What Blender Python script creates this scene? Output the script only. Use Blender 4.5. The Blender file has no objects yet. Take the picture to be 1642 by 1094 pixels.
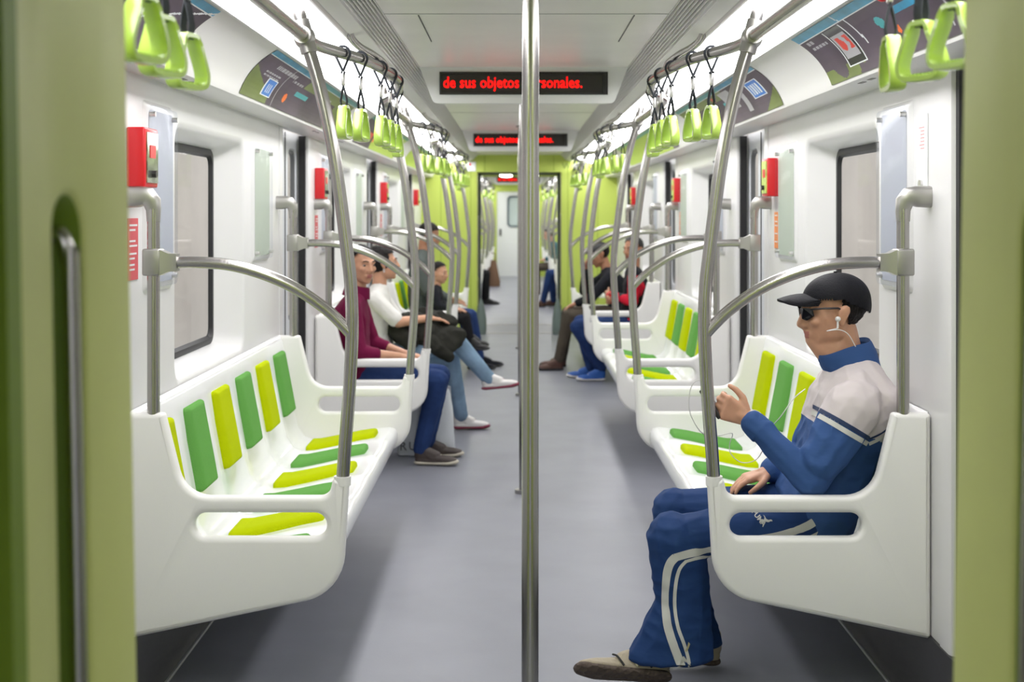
import bpy, bmesh, math, random
from mathutils import Vector, Matrix, noise
from mathutils.bvhtree import BVHTree
random.seed(7)
S = bpy.context.scene
COL = S.collection
V = Vector
CAMX = -0.037
# ---------------------------------------------------------------- materials
MATS = {}
def mat(name, col, rough=.5, metal=0., bump=0., bscale=60., bstretch=(1,1,1), spec=.5, emit=None, estr=0., var=0., vscale=4., coat=0., sss=0., voro=False):
    if name in MATS: return MATS[name]
    m = bpy.data.materials.new(name); m.use_nodes = True; nt = m.node_tree
    b = nt.nodes['Principled BSDF']
    b.inputs['Base Color'].default_value = (*col, 1); b.inputs['Roughness'].default_value = rough
    b.inputs['Metallic'].default_value = metal; b.inputs['Specular IOR Level'].default_value = spec
    b.inputs['Coat Weight'].default_value = coat
    if sss: b.inputs['Subsurface Weight'].default_value = sss; b.inputs['Subsurface Radius'].default_value = (.012,.005,.003); b.inputs['Subsurface Scale'].default_value = 1
    if emit: b.inputs['Emission Color'].default_value = (*emit, 1); b.inputs['Emission Strength'].default_value = estr
    if bump or var:
        tc = nt.nodes.new('ShaderNodeTexCoord'); mp = nt.nodes.new('ShaderNodeMapping'); mp.inputs['Scale'].default_value = bstretch
        nt.links.new(tc.outputs['Object'], mp.inputs['Vector'])
    if bump:
        n = nt.nodes.new('ShaderNodeTexVoronoi' if voro else 'ShaderNodeTexNoise'); n.inputs['Scale'].default_value = bscale
        bp = nt.nodes.new('ShaderNodeBump'); bp.inputs['Strength'].default_value = bump; bp.inputs['Distance'].default_value = .01
        nt.links.new(mp.outputs['Vector'], n.inputs['Vector']); nt.links.new(n.outputs[0], bp.inputs['Height']); nt.links.new(bp.outputs['Normal'], b.inputs['Normal'])
    if var:
        n = nt.nodes.new('ShaderNodeTexNoise'); n.inputs['Scale'].default_value = vscale; n.inputs['Detail'].default_value = 5
        r = nt.nodes.new('ShaderNodeValToRGB'); r.color_ramp.elements[0].position = .35; r.color_ramp.elements[1].position = .65
        r.color_ramp.elements[0].color = (*[max(0, c*(1-var)) for c in col], 1); r.color_ramp.elements[1].color = (*[min(1, c*(1+var)) for c in col], 1)
        nt.links.new(mp.outputs['Vector'], n.inputs['Vector']); nt.links.new(n.outputs[0], r.inputs[0]); nt.links.new(r.outputs[0], b.inputs['Base Color'])
    MATS[name] = m; return m
def glassmat(name, tint=(.9,.95,.95), fac=.12, rough=.03):
    m = bpy.data.materials.new(name); m.use_nodes = True; nt = m.node_tree; nt.nodes.clear()
    o = nt.nodes.new('ShaderNodeOutputMaterial'); mx = nt.nodes.new('ShaderNodeMixShader'); t = nt.nodes.new('ShaderNodeBsdfTransparent'); g = nt.nodes.new('ShaderNodeBsdfGlossy')
    t.inputs[0].default_value = (*tint, 1); g.inputs['Roughness'].default_value = rough
    fr = nt.nodes.new('ShaderNodeFresnel'); fr.inputs[0].default_value = 1.12; ad = nt.nodes.new('ShaderNodeMath'); ad.operation = 'ADD'; ad.inputs[1].default_value = fac; ad.use_clamp = True
    ad.inputs[0].default_value = .03; nt.links.new(ad.outputs[0], mx.inputs[0])
    nt.links.new(t.outputs[0], mx.inputs[1]); nt.links.new(g.outputs[0], mx.inputs[2]); nt.links.new(mx.outputs[0], o.inputs[0]); MATS[name] = m; return m

WALL = mat('wall_white', (.72,.715,.715), .32, var=.02, vscale=2)
COVE = mat('cove_white', (.70,.69,.68), .38)
CEIL = mat('ceiling_grey', (.78,.765,.725), .33, var=.03, vscale=3)
PLAS = mat('seat_plastic', (.82,.83,.84), .2, coat=.3)
PANELM = mat('panel_plastic', (.82,.81,.79), .35, bump=.03, bscale=300)
FLOORM = mat('floor_vinyl', (.215,.222,.258), .42, bump=.03, bscale=150, var=.06, vscale=3)
DARK = mat('dark_rubber', (.012,.012,.014), .5)
KICK = mat('black_kick_sheet', (.02,.02,.022), .4, bump=.1, bscale=40, bstretch=(1,.2,1), var=.3)
LINE = mat('grey_bead', (.35,.36,.37), .4)
STEEL = mat('brushed_steel', (.42,.405,.39), .25, metal=1, bump=.03, bscale=120, bstretch=(1,1,.05))
STEELD = mat('satin_steel', (.42,.41,.39), .38, metal=1)
LIME = mat('lime_fabric', (.50,.59,.001), .9, spec=.08, bump=.5, bscale=420, bstretch=(.4,2,1))
GREEN = mat('green_fabric', (.135,.37,.08), .9, spec=.12, bump=.5, bscale=420, bstretch=(.4,2,1))
GWALL = mat('green_panel', (.49,.60,.11), .4)
GJAMB = mat('green_jamb', (.57,.615,.195), .42, var=.03)
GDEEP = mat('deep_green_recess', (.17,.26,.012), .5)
HANDLE = mat('handle_green', (.42,.60,.10), .25, coat=.4)
STRAP = mat('strap_webbing', (.035,.04,.05), .8, bump=.4, bscale=700)
CLIP = mat('clip_metal', (.65,.64,.62), .3, metal=.9)
REDM = mat('red_enamel', (.62,.012,.02), .3)
BLACK = mat('black_plastic', (.015,.014,.015), .35)
HOUS = mat('sign_housing', (.76,.77,.76), .35)
LEDSC = mat('led_screen', (.022,.018,.017), .25)
LEDR = mat('led_red', (.3,0,0), .5, emit=(1,0,0), estr=2.6)
LAMP = mat('light_diffuser', (.9,.9,.9), .4, emit=(1,.985,.995), estr=11)
LAMPG = mat('gangway_lamp', (.9,.9,.9), .4, emit=(1,.99,.96), estr=12)
OUTW = mat('station_wall', (.66,.62,.57), .8, var=.06, vscale=1.5)
BELLOW = mat('bellows_grey', (.055,.062,.075), .7)
FLAP = mat('gangway_flap_grey', (.13,.17,.16), .6)
DOORM = mat('door_grey', (.63,.65,.68), .35)
GLASS = glassmat('window_glass', (.95,.95,.94), .03)
ACRYL = glassmat('acrylic', (.95,.96,.98), .03, .2)
SHEET = mat('notice_sheet', (.43,.45,.51), .45)
SHEETG = mat('notice_sheet_green', (.47,.53,.43), .45)
ADP = mat('ad_plum', (.080,.058,.082), .4, spec=.3, var=.35, vscale=2)
ADG = mat('ad_olive', (.14,.18,.045), .3, var=.3, vscale=2)
ADB = mat('ad_blue', (.02,.30,.52), .3, var=.2, vscale=8)
ADT = mat('ad_teal', (.06,.36,.38), .3)
ADW = mat('ad_white', (.72,.74,.76), .3)
ADC = mat('ad_map_blue', (.05,.20,.60), .3)
ADR = mat('ad_red', (.65,.05,.03), .3)
ADO = mat('ad_orange', (.85,.16,.02), .3)
ADK = mat('ad_black', (.015,.015,.018), .2)
ADL = mat('ad_lime', (.36,.50,.06), .3)
ADGY = mat('ad_grey', (.38,.37,.40), .3)
STK_R = mat('sticker_red', (.62,.07,.09), .4)
STK_O = mat('sticker_orange', (.85,.25,.05), .4)

# ---------------------------------------------------------------- mesh builder
def wloc(o):
    p = V((0,0,0))
    while o is not None: p += o.location; o = o.parent
    return p
class MB:
    def __init__(s): s.v=[]; s.f=[]; s.m=[]
    def add(s, vs, fs, mi=0):
        k = len(s.v); s.v += [V(q) for q in vs]; s.f += [tuple(i+k for i in f) for f in fs]; s.m += ([mi]*len(fs) if isinstance(mi,int) else list(mi)); return s
    def box(s, a, b, mi=0, bev=0):
        x0,y0,z0 = [min(a[i],b[i]) for i in range(3)]; x1,y1,z1 = [max(a[i],b[i]) for i in range(3)]
        if bev:
            bm = bmesh.new(); bmesh.ops.create_cube(bm, size=1)
            for v in bm.verts: v.co = V(((x0+x1)/2+v.co.x*(x1-x0), (y0+y1)/2+v.co.y*(y1-y0), (z0+z1)/2+v.co.z*(z1-z0)))
            bmesh.ops.bevel(bm, geom=bm.edges[:], offset=bev, segments=3, profile=.5, affect='EDGES')
            s.addbm(bm, mi); return s
        vs = [(x,y,z) for x in (x0,x1) for y in (y0,y1) for z in (z0,z1)]
        return s.add(vs, [(0,1,3,2),(4,6,7,5),(0,4,5,1),(2,3,7,6),(0,2,6,4),(1,5,7,3)], mi)
    def addbm(s, bm, mi=0, M=None):
        bm.verts.index_update()
        vs = [ (M @ v.co if M else v.co.copy()) for v in bm.verts]; fs = [tuple(v.index for v in f.verts) for f in bm.faces]
        bm.free(); return s.add(vs, fs, mi)
    def tube(s, pts, r, n=12, mi=0, cap=True, closed=False, sm=0, flat=None):
        pts = [V(p) for p in pts]
        rs = r if isinstance(r,(list,tuple)) else [r]*len(pts)
        if sm: pts, rs = smooth_path(pts, rs, sm)
        N = len(pts); rings=[]; up=None
        for i,p in enumerate(pts):
            if closed: t = pts[(i+1)%N]-pts[i-1]
            else: t = pts[min(i+1,N-1)]-pts[max(i-1,0)]
            t.normalize()
            if up is None:
                up = V((0,0,1)) if abs(t.z)<.9 else V((1,0,0))
            a = t.cross(up);
            if a.length<1e-5: a = t.cross(V((0,1,0)))
            a.normalize(); b = a.cross(t).normalized(); up = b
            ring=[]
            for k in range(n):
                q = 2*math.pi*k/n; ca, sa = math.cos(q), math.sin(q)
                ring.append(p + (a*ca + b*sa)*rs[i])
            rings.append(ring)
        vs = [q for R in rings for q in R]; fs=[]
        L = N if closed else N-1
        for i in range(L):
            j=(i+1)%N
            for k in range(n): fs.append((i*n+k, i*n+(k+1)%n, j*n+(k+1)%n, j*n+k))
        if cap and not closed: fs.append(tuple(range(n))[::-1]); fs.append(tuple((N-1)*n+k for k in range(n)))
        return s.add(vs, fs, mi)
    def ribbon(s, pts, w, th, side, mi=0, closed=False):   # rectangular band along pts; side = width direction(s)
        N=len(pts); pts=[V(p) for p in pts]; vs=[]
        for i,p in enumerate(pts):
            if closed: t = pts[(i+1)%N]-pts[i-1]
            else: t = pts[min(i+1,N-1)]-pts[max(i-1,0)]
            t.normalize(); a = V(side); a = (a - t*a.dot(t)).normalized(); b = t.cross(a).normalized()
            W = w[i] if isinstance(w,(list,tuple)) else w; c=.7
            for (u,q) in ((-1,-c),(-1,c),(-c,1),(c,1),(1,c),(1,-c),(c,-1),(-c,-1)): vs.append(p + a*(W/2*u) + b*(th/2*q))
        fs=[]
        for i in range(N if closed else N-1):
            j=(i+1)%N
            for k in range(8): fs.append((i*8+k,i*8+(k+1)%8,j*8+(k+1)%8,j*8+k))
        if not closed: fs += [tuple(range(8))[::-1], tuple((N-1)*8+k for k in range(8))]
        return s.add(vs, fs, mi)
    def sweepY(s, prof, y0, y1, mi=0, closed=False, ny=1, cap=False):   # prof: (x,z) list
        n=len(prof); vs=[(x, y0+(y1-y0)*j/ny, z) for j in range(ny+1) for x,z in prof]; fs=[]; mm=[]
        for j in range(ny):
            for i in range(n if closed else n-1):
                k=(i+1)%n; fs.append((j*n+i,j*n+k,(j+1)*n+k,(j+1)*n+i)); mm.append(mi if isinstance(mi,int) else mi[i])
        if cap: fs += [tuple(range(n)), tuple(ny*n+i for i in range(n))]; mm += [mm[0]]*2
        return s.add(vs, fs, mm)
    def build(s, name, mats, parent=None, loc=None, smooth=True, ang=40, fix=True):
        me = bpy.data.meshes.new(name)
        off = wloc(parent) if parent else V(loc or (0,0,0))
        me.from_pydata([v-off for v in s.v], [], s.f)
        if not isinstance(mats,(list,tuple)): mats=[mats]
        for m in mats: me.materials.append(m)
        for p,i in zip(me.polygons, s.m): p.material_index = i; p.use_smooth = smooth
        me.update()
        if fix:
            bm = bmesh.new(); bm.from_mesh(me); bmesh.ops.recalc_face_normals(bm, faces=bm.faces)
            if smooth:
                for e in bm.edges:
                    e.smooth = not (len(e.link_faces)==2 and e.calc_face_angle(0) > math.radians(ang))
            bm.to_mesh(me); bm.free()
        o = bpy.data.objects.new(name, me); COL.objects.link(o)
        if parent: o.parent = parent
        else: o.location = off
        return o
def smooth_path(pts, rs, k):
    out=[]; ro=[]; N=len(pts)
    for i in range(N-1):
        p0,p1,p2,p3 = pts[max(i-1,0)],pts[i],pts[i+1],pts[min(i+2,N-1)]
        for j in range(k):
            t=j/k; t2=t*t; t3=t2*t
            out.append(.5*((2*p1)+(p2-p0)*t+(2*p0-5*p1+4*p2-p3)*t2+(3*p1-p0-3*p2+p3)*t3)); ro.append(rs[i]*(1-t)+rs[i+1]*t)
    out.append(pts[-1]); ro.append(rs[-1]); return out, ro
def fillet(poly, k=6):   # (x,y,r) -> rounded list
    out=[]; N=len(poly)
    for i,(x,y,r) in enumerate(poly):
        p=V((x,y)); a=V(poly[i-1][:2])-p; b=V(poly[(i+1)%N][:2])-p
        if r<=0: out.append((x,y)); continue
        th=a.angle(b); d=min(r/math.tan(th/2), a.length*.49, b.length*.49); a.normalize(); b.normalize(); r=d*math.tan(th/2)
        c=p+(a+b).normalized()*(r/math.sin(th/2)); s0=p+a*d-c; s1=p+b*d-c
        A=math.atan2(s0.y,s0.x); B=math.atan2(s1.y,s1.x); dd=(B-A+math.pi)%(2*math.pi)-math.pi
        for j in range(k+1): q=A+dd*j/k; out.append((c.x+r*math.cos(q), c.y+r*math.sin(q)))
    return out
def plate(polys, thick, bev):   # flat 2D curve with holes -> (verts, faces); bevel eats inwards
    cu = bpy.data.curves.new('c','CURVE'); cu.dimensions='2D'; cu.fill_mode='BOTH'; cu.extrude=thick/2-bev; cu.bevel_depth=bev; cu.bevel_resolution=3; cu.offset=-bev
    for P in polys:
        sp = cu.splines.new('POLY'); sp.points.add(len(P)-1); sp.use_cyclic_u=True
        for i,(x,y) in enumerate(P): sp.points[i].co=(x,y,0,1)
    return curve_arrays(cu)
def curve_arrays(cu):
    o = bpy.data.objects.new('tmp', cu); COL.objects.link(o); dg = bpy.context.evaluated_depsgraph_get(); dg.update()
    me = bpy.data.meshes.new_from_object(o.evaluated_get(dg))
    bm = bmesh.new(); bm.from_mesh(me); bmesh.ops.remove_doubles(bm, verts=bm.verts, dist=1e-5); bm.verts.index_update()
    vs=[v.co.copy() for v in bm.verts]; fs=[tuple(v.index for v in f.verts) for f in bm.faces]; bm.free()
    bpy.data.objects.remove(o); bpy.data.meshes.remove(me); return vs, fs
def text_arrays(txt, size, ext=.0005, bold=0., spacing=1.):
    cu = bpy.data.curves.new('t','FONT'); cu.body=txt; cu.size=size; cu.extrude=ext; cu.offset=bold; cu.space_character=spacing; cu.resolution_u=2
    return curve_arrays(cu)
def rr(cy,cz,w,h,r,k=8,cs=6):   # rounded rectangle, fixed point count
    pts=[]; r=max(min(r,w/2-1e-4,h/2-1e-4),1e-5)
    cor=[(cy+w/2-r,cz-h/2+r,-90),(cy+w/2-r,cz+h/2-r,0),(cy-w/2+r,cz+h/2-r,90),(cy-w/2+r,cz-h/2+r,180)]
    for i,(a,b,t) in enumerate(cor):
        for j in range(cs+1):
            q=math.radians(t+90*j/cs); pts.append((a+r*math.cos(q), b+r*math.sin(q)))
        a2,b2,t2=cor[(i+1)%4]; q=math.radians(t+90); e=(a+r*math.cos(q),b+r*math.sin(q)); q2=math.radians(t2); f=(a2+r*math.cos(q2),b2+r*math.sin(q2))
        for j in range(1,k): pts.append((e[0]+(f[0]-e[0])*j/k, e[1]+(f[1]-e[1])*j/k))
    return pts
def loft(mb, rings, mi=0, capend=False):
    n=len(rings[0]); vs=[p for R in rings for p in R]; fs=[]; mm=[]
    for i in range(len(rings)-1):
        for k in range(n):
            j=(k+1)%n; fs.append((i*n+k,i*n+j,(i+1)*n+j,(i+1)*n+k)); mm.append(mi if isinstance(mi,int) else mi[i])
    if capend: fs.append(tuple((len(rings)-1)*n+k for k in range(n))); mm.append(mm[-1])
    mb.add(vs, fs, mm)
# ---------------------------------------------------------------- tagging
LAB = {}
def tag(o, label, cat, group=None):
    o['label']=label; o['category']=cat
    if group: o['group']=group
    return o
def struct(o): o['kind']='structure'; return o
def empty(name, loc):
    o=bpy.data.objects.new(name,None); o.empty_display_size=.1; COL.objects.link(o); o.location=V(loc); return o
def copy_tree(o, d, parent=None):
    c=o.copy(); COL.objects.link(c)
    if parent: c.parent=parent
    else: c.location=o.location+V(d)
    for ch in list(o.children): copy_tree(ch,d,c)
    return c
ORD=['first','second','third','fourth','fifth','sixth','seventh']
SIDE={-1:'left',1:'right'}
# ================================================================ CAR SHELL
BEN=[4.05,7.85,11.65]; BL=2.6            # bench starts, bench length
C2=16.6                                   # offset of the next car
END1=16.7; END2=31.5
WX=1.25
def box1(name, a, b, m, bev=0, parent=None):
    c=((a[0]+b[0])/2,(a[1]+b[1])/2,min(a[2],b[2]))
    return MB().box(a,b,0,bev).build(name,m,parent,loc=c,smooth=bool(bev))
struct(box1('floor',(-1.5,-7,-.06),(1.5,32,0),FLOORM))
# ceiling with the shallow side slopes, whole train
def ceil_seg(name,y0,y1):
    mb=MB(); mb.box((-.526,y0,2.28),(.526,y1,2.31)); struct(mb.build(name,CEIL,loc=(0,(y0+y1)/2,2.28),smooth=False))
ceil_seg('ceiling',1.7,END1); ceil_seg('ceiling_next_car',18.3,END2); ceil_seg('ceiling_behind',-6.5,.1)
def cove_prof():
    P=[(WX+.02,1.99),(1.115,1.99),(1.103,1.993),(1.098,2.003)]
    # arc
    a=V((1.098,2.003)); c=V((.945,2.172)); m=V((1.058,2.118))
    for i in range(1,13):
        t=i/12; q=a*(1-t)**2+m*2*t*(1-t)+c*t*t; P.append((q.x,q.y))
    return P
CP=cove_prof()
n_tr=0
def trim(mb,m,loc=(0,0,0),**k):
    global n_tr; n_tr+=1
    return struct(mb.build('trim_%d'%n_tr,m,loc=loc,**k))
for (y0,y1) in ((1.7,END1),(18.3,END2),(-6.5,.1)):
    for s in (-1,1):
        prof=[(s*x,z) for x,z in CP]+[(s*.93,2.178),(s*.93,2.2)]
        trim(MB().sweepY(prof,y0,y1),COVE,(s*1.1,y0,1.99))
        # lens of the light strip, edge frame and vent slope
        mb=MB().sweepY([(s*.93,2.172),(s*.86,2.19),(s*.78,2.208),(s*.72,2.212),(s*.665,2.2)],y0,y1)
        o=mb.build('light_strip',LAMP if y0>0 else mat('light_diffuser_rear',(.9,.9,.9),.4,emit=(.97,.985,1),estr=12),loc=(s*.8,(y0+y1)/2,2.17)); 
        where={(1.7):'of this car',18.3:'of the next car beyond the gangway',-6.5:'of the car behind the camera'}[y0]
        tag(o,'long glowing white ceiling light strip, %s side %s'%(SIDE[s],where),'light','ceiling light strips')
        trim(MB().sweepY([(s*.93,2.2),(s*.93,2.165),(s*.922,2.165),(s*.922,2.2)],y0,y1),COVE)
        trim(MB().sweepY([(s*.668,2.215),(s*.665,2.19),(s*.655,2.188),(s*.65,2.20),(s*.645,2.20),(s*.645,2.196),(s*.595,2.214)],y0,y1),COVE,(s*.65,y0,2.2))
        g=empty('air_vent',(s*.56,(y0+y1)/2,2.2))
        tag(g,'long slatted grey ceiling air vent, %s side %s'%(SIDE[s],where),'vent')
        MB().sweepY([(s*.60,2.235),(s*.52,2.30)],y0,y1).build('vent_backing',mat('vent_dark',(.10,.10,.10),.6),g)
        mb=MB()
        for i in range(9):
            t=i/8; x=.592-.066*t; z=2.214+.066*t
            mb.box((s*x-.0022,y0,z-.004),(s*x+.0022,y1,z+.012))
        y=y0+.5
        while y<y1:       # plain stretches between the open slots
            mb.add([(s*.594,y,2.2175),(s*.594,y+.6,2.2175),(s*.526,y+.6,2.2855),(s*.526,y,2.2855)],[(0,1,2,3)]); y+=1.25
        mb.build('vent_slat',COVE,g,smooth=False)
# roof closing above strips so no outside light leaks
for (y0,y1) in ((-6.5,END2),):
    for s in (-1,1): trim(MB().box((s*.5,y0,2.32),(s*1.5,y1,2.36)),COVE,(s*1.,y0,2.32),smooth=False)
# kick sheets + bead
for (y0,y1) in ((1.7,END1),(18.3,END2)):
    for s in (-1,1):
        trim(MB().sweepY([(s*1.192,.001),(s*1.21,.03),(s*1.24,.235),(s*1.27,.235)],y0,y1),KICK,(s*1.2,y0,0))
        trim(MB().sweepY([(s*1.182,.001),(s*1.186,.006),(s*1.193,.006),(s*1.198,.001)],y0,y1),LINE,(s*1.19,y0,0))

# ---- wall bays with window recess
def wall_bay_pair(s,y0,first,idx,wname):
    """wall from y0 to y0+2.5 with a recessed rounded window"""
    y1=y0+2.55; a,b=y0+.62,y0+1.78
    cy,cz=(a+b)/2,1.40; w,h=b-a,.90
    if s>0: pass
    def R(cy,cz,w,h,r,x): return [(s*x,p,q) for p,q in rr(cy,cz,w,h,r)]
    outer=[(s*WX,p,q) for p,q in rr((y0+y1)/2,1.105,y1-y0,1.77,0)]
    rings=[outer, R(cy,cz,w+.06,h+.06,.09,WX), R(cy,cz,w+.02,h+.02,.075,WX+.004), R(cy,cz,w,h,.065,WX+.014),
           R(cy-.02,cz,w-.06,h-.03,.055,WX+.07), R(cy-.04,cz,w-.14,h-.06,.05,WX+.115)]
    mb=MB(); loft(mb,rings)
    # raised placard pads
    o=mb.build('wall_%s_%d'%(SIDE[s],idx),WALL,loc=(s*WX,(y0+y1)/2,0),ang=50); struct(o)
    gy,gw,gh=cy-.04,w-.14,h-.06
    e=struct(empty('window_%d'%wname,(s*(WX+.12),gy,cz-gh/2)))
    mb=MB(); loft(mb,[R(gy,cz,gw+.02,gh+.02,.055,WX+.118),R(gy,cz,gw-.01,gh-.01,.05,WX+.108),R(gy,cz,gw-.05,gh-.05,.045,WX+.108),R(gy,cz,gw-.07,gh-.07,.04,WX+.125)])
    mb.build('window_frame',DARK,e)
    MB().add(R(gy,cz,gw-.06,gh-.06,.04,WX+.12),[tuple(range(len(rr(0,0,1,1,.1))))]).build('glass',GLASS,e,fix=False,smooth=False)
    return
wi=0
for s in (-1,1):
    for i,y0 in enumerate(BEN+[b+C2 for b in BEN]):
        wi+=1; wall_bay_pair(s,y0,i==0,i+1,wi)
# ---- doorways
dn=0
def doorway(s,y0,y1,two=True):
    global dn
    dn+=1
    X=1.312
    e=struct(empty('door_%d'%dn,(s*X,(y0+y1)/2,0)))
    mid=(y0+y1)/2
    for (a,b) in ((y0-.05,mid-.004),(mid+.004,y1+.05)):
        w=b-a; c=(a+b)/2; wc=c+(.04 if a<mid-.1 else -.04)*0
        R=lambda w_,h_,r_,x: [(s*x,p,q) for p,q in rr(wc,1.42,w_,h_,r_)]
        outer=[(s*X,p,q) for p,q in rr(c,1.0,w,2.0,0)]
        mb=MB(); loft(mb,[outer,R(w*.56+.02,.98,.08,X),R(w*.56,.96,.07,X+.012),R(w*.56,.96,.07,X+.03)])
        lf=mb.build('door_leaf',DOORM,e,ang=50)
        mb=MB(); loft(mb,[R(w*.56,.96,.07,X+.006),R(w*.56-.03,.93,.055,X+.006),R(w*.56-.03,.93,.055,X+.03)]); mb.build('seal',mat('grey_rubber',(.12,.125,.13),.5),lf)
        MB().add(R(w*.56-.02,.94,.06,X+.015),[tuple(range(len(rr(0,0,1,1,.1))))]).build('glass',GLASS,lf,fix=False,smooth=False)
    # centre gap seal and side seals
    MB().box((s*(X-.004),mid-.006,0),(s*(X+.02),mid+.006,1.99)).build('centre_seal',DARK,e)
    for y in (y0,y1):
        MB().box((s*(X-.05),y-(.004 if y==y0 else .028),0),(s*(X-.012),y+(.028 if y==y0 else .004),1.99)).build('side_seal',DARK,e)
    # jamb pillars between bay and doorway
    for (a,b) in ((y0-.0,y0-.05),(y1,y1+.05)): pass
def pillar(s,ya,yb):   # ya = wall side, yb = door side
    d=1 if yb>ya else -1
    prof=[(WX,ya),(WX,ya+.45*(yb-ya)),(WX-.004,ya+.46*(yb-ya)),(WX-.004,yb-d*.02),(WX,yb-d*.006),(WX+.012,yb),(1.312,yb)]
    vs=[(s*x,y,z) for z in (.2,2.0) for x,y in prof]; n=len(prof)
    vs+= [(s*x,y,0) for x,y in prof]
    trim(MB().add(vs,[(i,i+1,n+i+1,n+i) for i in range(n-1)],0),WALL,(s*WX,ya,0))
    trim(MB().add([(s*(x-.002),y,z) for z in (0,.2) for x,y in prof],[(i,i+1,n+i+1,n+i) for i in range(n-1)]),STEELD,(s*WX,ya,0))
DOORS=[(2.88,3.87),(6.80,7.62),(10.60,11.42),(14.40,15.28)]
for s in (-1,1):
    for i,(a,b) in enumerate(DOORS):
        doorway(s,a,b)
        if i>0: pillar(s,BEN[i-1]+2.55,a)
        if i<3: pillar(s,BEN[i],b)
    for i,(a,b) in enumerate([(c+C2,d+C2) for c,d in DOORS[:3]]):
        doorway(s,a,b)
        if i>0: pillar(s,BEN[i-1]+C2+2.55,a)
        pillar(s,BEN[i]+C2,b)
    # plain wall ends
    for k,(a,b) in enumerate(((1.7,2.88),(15.28,END1),(18.3,2.88+C2),(30.8,END2),(-6.5,.1))):
        struct(MB().box((s*WX,a,0),(s*(WX+.03),b,2.0)).build('wall_%s_end_%d'%(SIDE[s],k+1),WALL,loc=(s*WX,a,0),smooth=False))
    # station wall outside the windows
    o=MB().box((s*2.5,-1,-.6),(s*2.55,33,3.0)).build('wall_station_'+SIDE[s],OUTW,loc=(s*2,16,0),smooth=False); struct(o)
# ---- bulkheads / portals
def bulkhead(name,yf,thick,header=2.04,hw=.537,m=GWALL):
    def bx(a,b):
        mb.box(a,b)
    mb=MB()
    for s in (-1,1): mb.box((s*hw,yf,0),(s*1.28,yf+thick,2.34))
    mb.box((-hw,yf,header),(hw,yf+thick,2.34))
    return struct(mb.build(name,m,loc=(0,yf,0),smooth=False))
bulkhead('wall_end',END1,.05,header=2.06); bulkhead('wall_next_car_near',18.25,.05); bulkhead('wall_next_car_far',END2,.05,hw=.51)
bulkhead('wall_near',1.655,.045,hw=.565)
# seams on the end wall
mb=MB()
for x in (-1.,-.62,-.44,.44,.62,1.):
    z0=2.05 if abs(x)<.5 else 0
    mb.box((x-.003,END1-.003,z0),(x+.003,END1,2.28))
for s in (-1,1): mb.box((s*.62,END1-.003,1.18),(s*1.24,END1,1.186))
trim(mb,mat('seam_green',(.22,.32,.02),.5),(0,END1,0),smooth=False)
# jambs with a recessed vertical grab handle
def jamb(s,y0,y1,name,hy,mj,flip=False,bar=True,X=.533,lab='',tp=0.):
    cz,h=1.12,.90; w=.1
    R=lambda w_,h_,r_,x: [(s*x,p,q) for p,q in rr(hy,cz,w_,h_,r_)]
    outer=[(s*X,p,q) for p,q in rr((y0+y1)/2,1.03,y1-y0,2.06,0)]
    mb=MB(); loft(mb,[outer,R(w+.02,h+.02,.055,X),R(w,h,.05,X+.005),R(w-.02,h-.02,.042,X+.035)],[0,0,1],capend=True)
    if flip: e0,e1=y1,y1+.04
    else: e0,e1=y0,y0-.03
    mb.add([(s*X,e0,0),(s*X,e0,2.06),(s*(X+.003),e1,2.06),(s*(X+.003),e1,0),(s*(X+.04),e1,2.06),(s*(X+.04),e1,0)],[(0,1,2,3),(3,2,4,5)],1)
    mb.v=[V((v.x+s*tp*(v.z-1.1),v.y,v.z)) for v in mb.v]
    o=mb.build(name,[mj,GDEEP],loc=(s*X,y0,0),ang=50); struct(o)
    if bar:
        t=MB(); t.tube([(s*(X+.03),hy,cz+h/2-.05),(s*(X+.012),hy,cz+h/2-.045),(s*(X+.002),hy,cz+h/2-.075),(s*X,hy,cz+h/2-.12),(s*X,hy,cz-h/2+.12),(s*(X+.012),hy,cz-h/2+.045),(s*(X+.03),hy,cz-h/2+.05)],.0095,12,sm=4)
        t.v=[V((v.x+s*tp*(v.z-1.1),v.y,v.z)) for v in t.v]
        tag(t.build('recessed_grab_bar',STEEL,loc=(s*X,hy,cz)),lab,'handle','recessed grab handles')
for s in (-1,1):
    jamb(s,1.33,1.70,'wall_jamb_'+SIDE[s],1.478 if s<0 else 1.455,GJAMB,tp=.018,lab='upright steel grab handle recessed in the green jamb at the %s edge of the view'%SIDE[s])
    jamb(s,END1,17.06,'wall_gangway_%s_1'%SIDE[s],16.9,GJAMB,flip=True,lab='small steel grab handle recessed in the far gangway jamb on the %s'%SIDE[s])
    jamb(s,17.94,18.3,'wall_gangway_%s_2'%SIDE[s],18.12,GJAMB,bar=False)
# bellows of the gangways (concertina)
def bellows(name,y0,y1,hw=.60,top=2.10):
    mb=MB(); n=int((y1-y0)/.05)
    for s in (-1,1):
        vs=[(s*(hw+(.03 if j%2 else 0)),y0+(y1-y0)*j/n,z) for j in range(n+1) for z in (0,top+.05)]
        mb.add(vs,[(2*j,2*j+1,2*j+3,2*j+2) for j in range(n)])
    vs=[(x,y0+(y1-y0)*j/n,top+(.03 if j%2 else 0)) for j in range(n+1) for x in (-hw-.05,hw+.05)]
    mb.add(vs,[(2*j,2*j+1,2*j+3,2*j+2) for j in range(n)])
    return struct(mb.build(name,BELLOW,loc=(0,y0,0),smooth=False))
bellows('wall_bellows_near',.1,1.30,hw=.545,top=2.1); bellows('wall_bellows_far',17.09,17.91)
for (y0,y1) in ((1.29,1.70),(END1+.06,17.09),(17.91,18.2)):
    trim(MB().box((-.56,y0,2.06),(.56,y1,2.10)),GJAMB,(0,y0,2.06),smooth=False)
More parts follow.
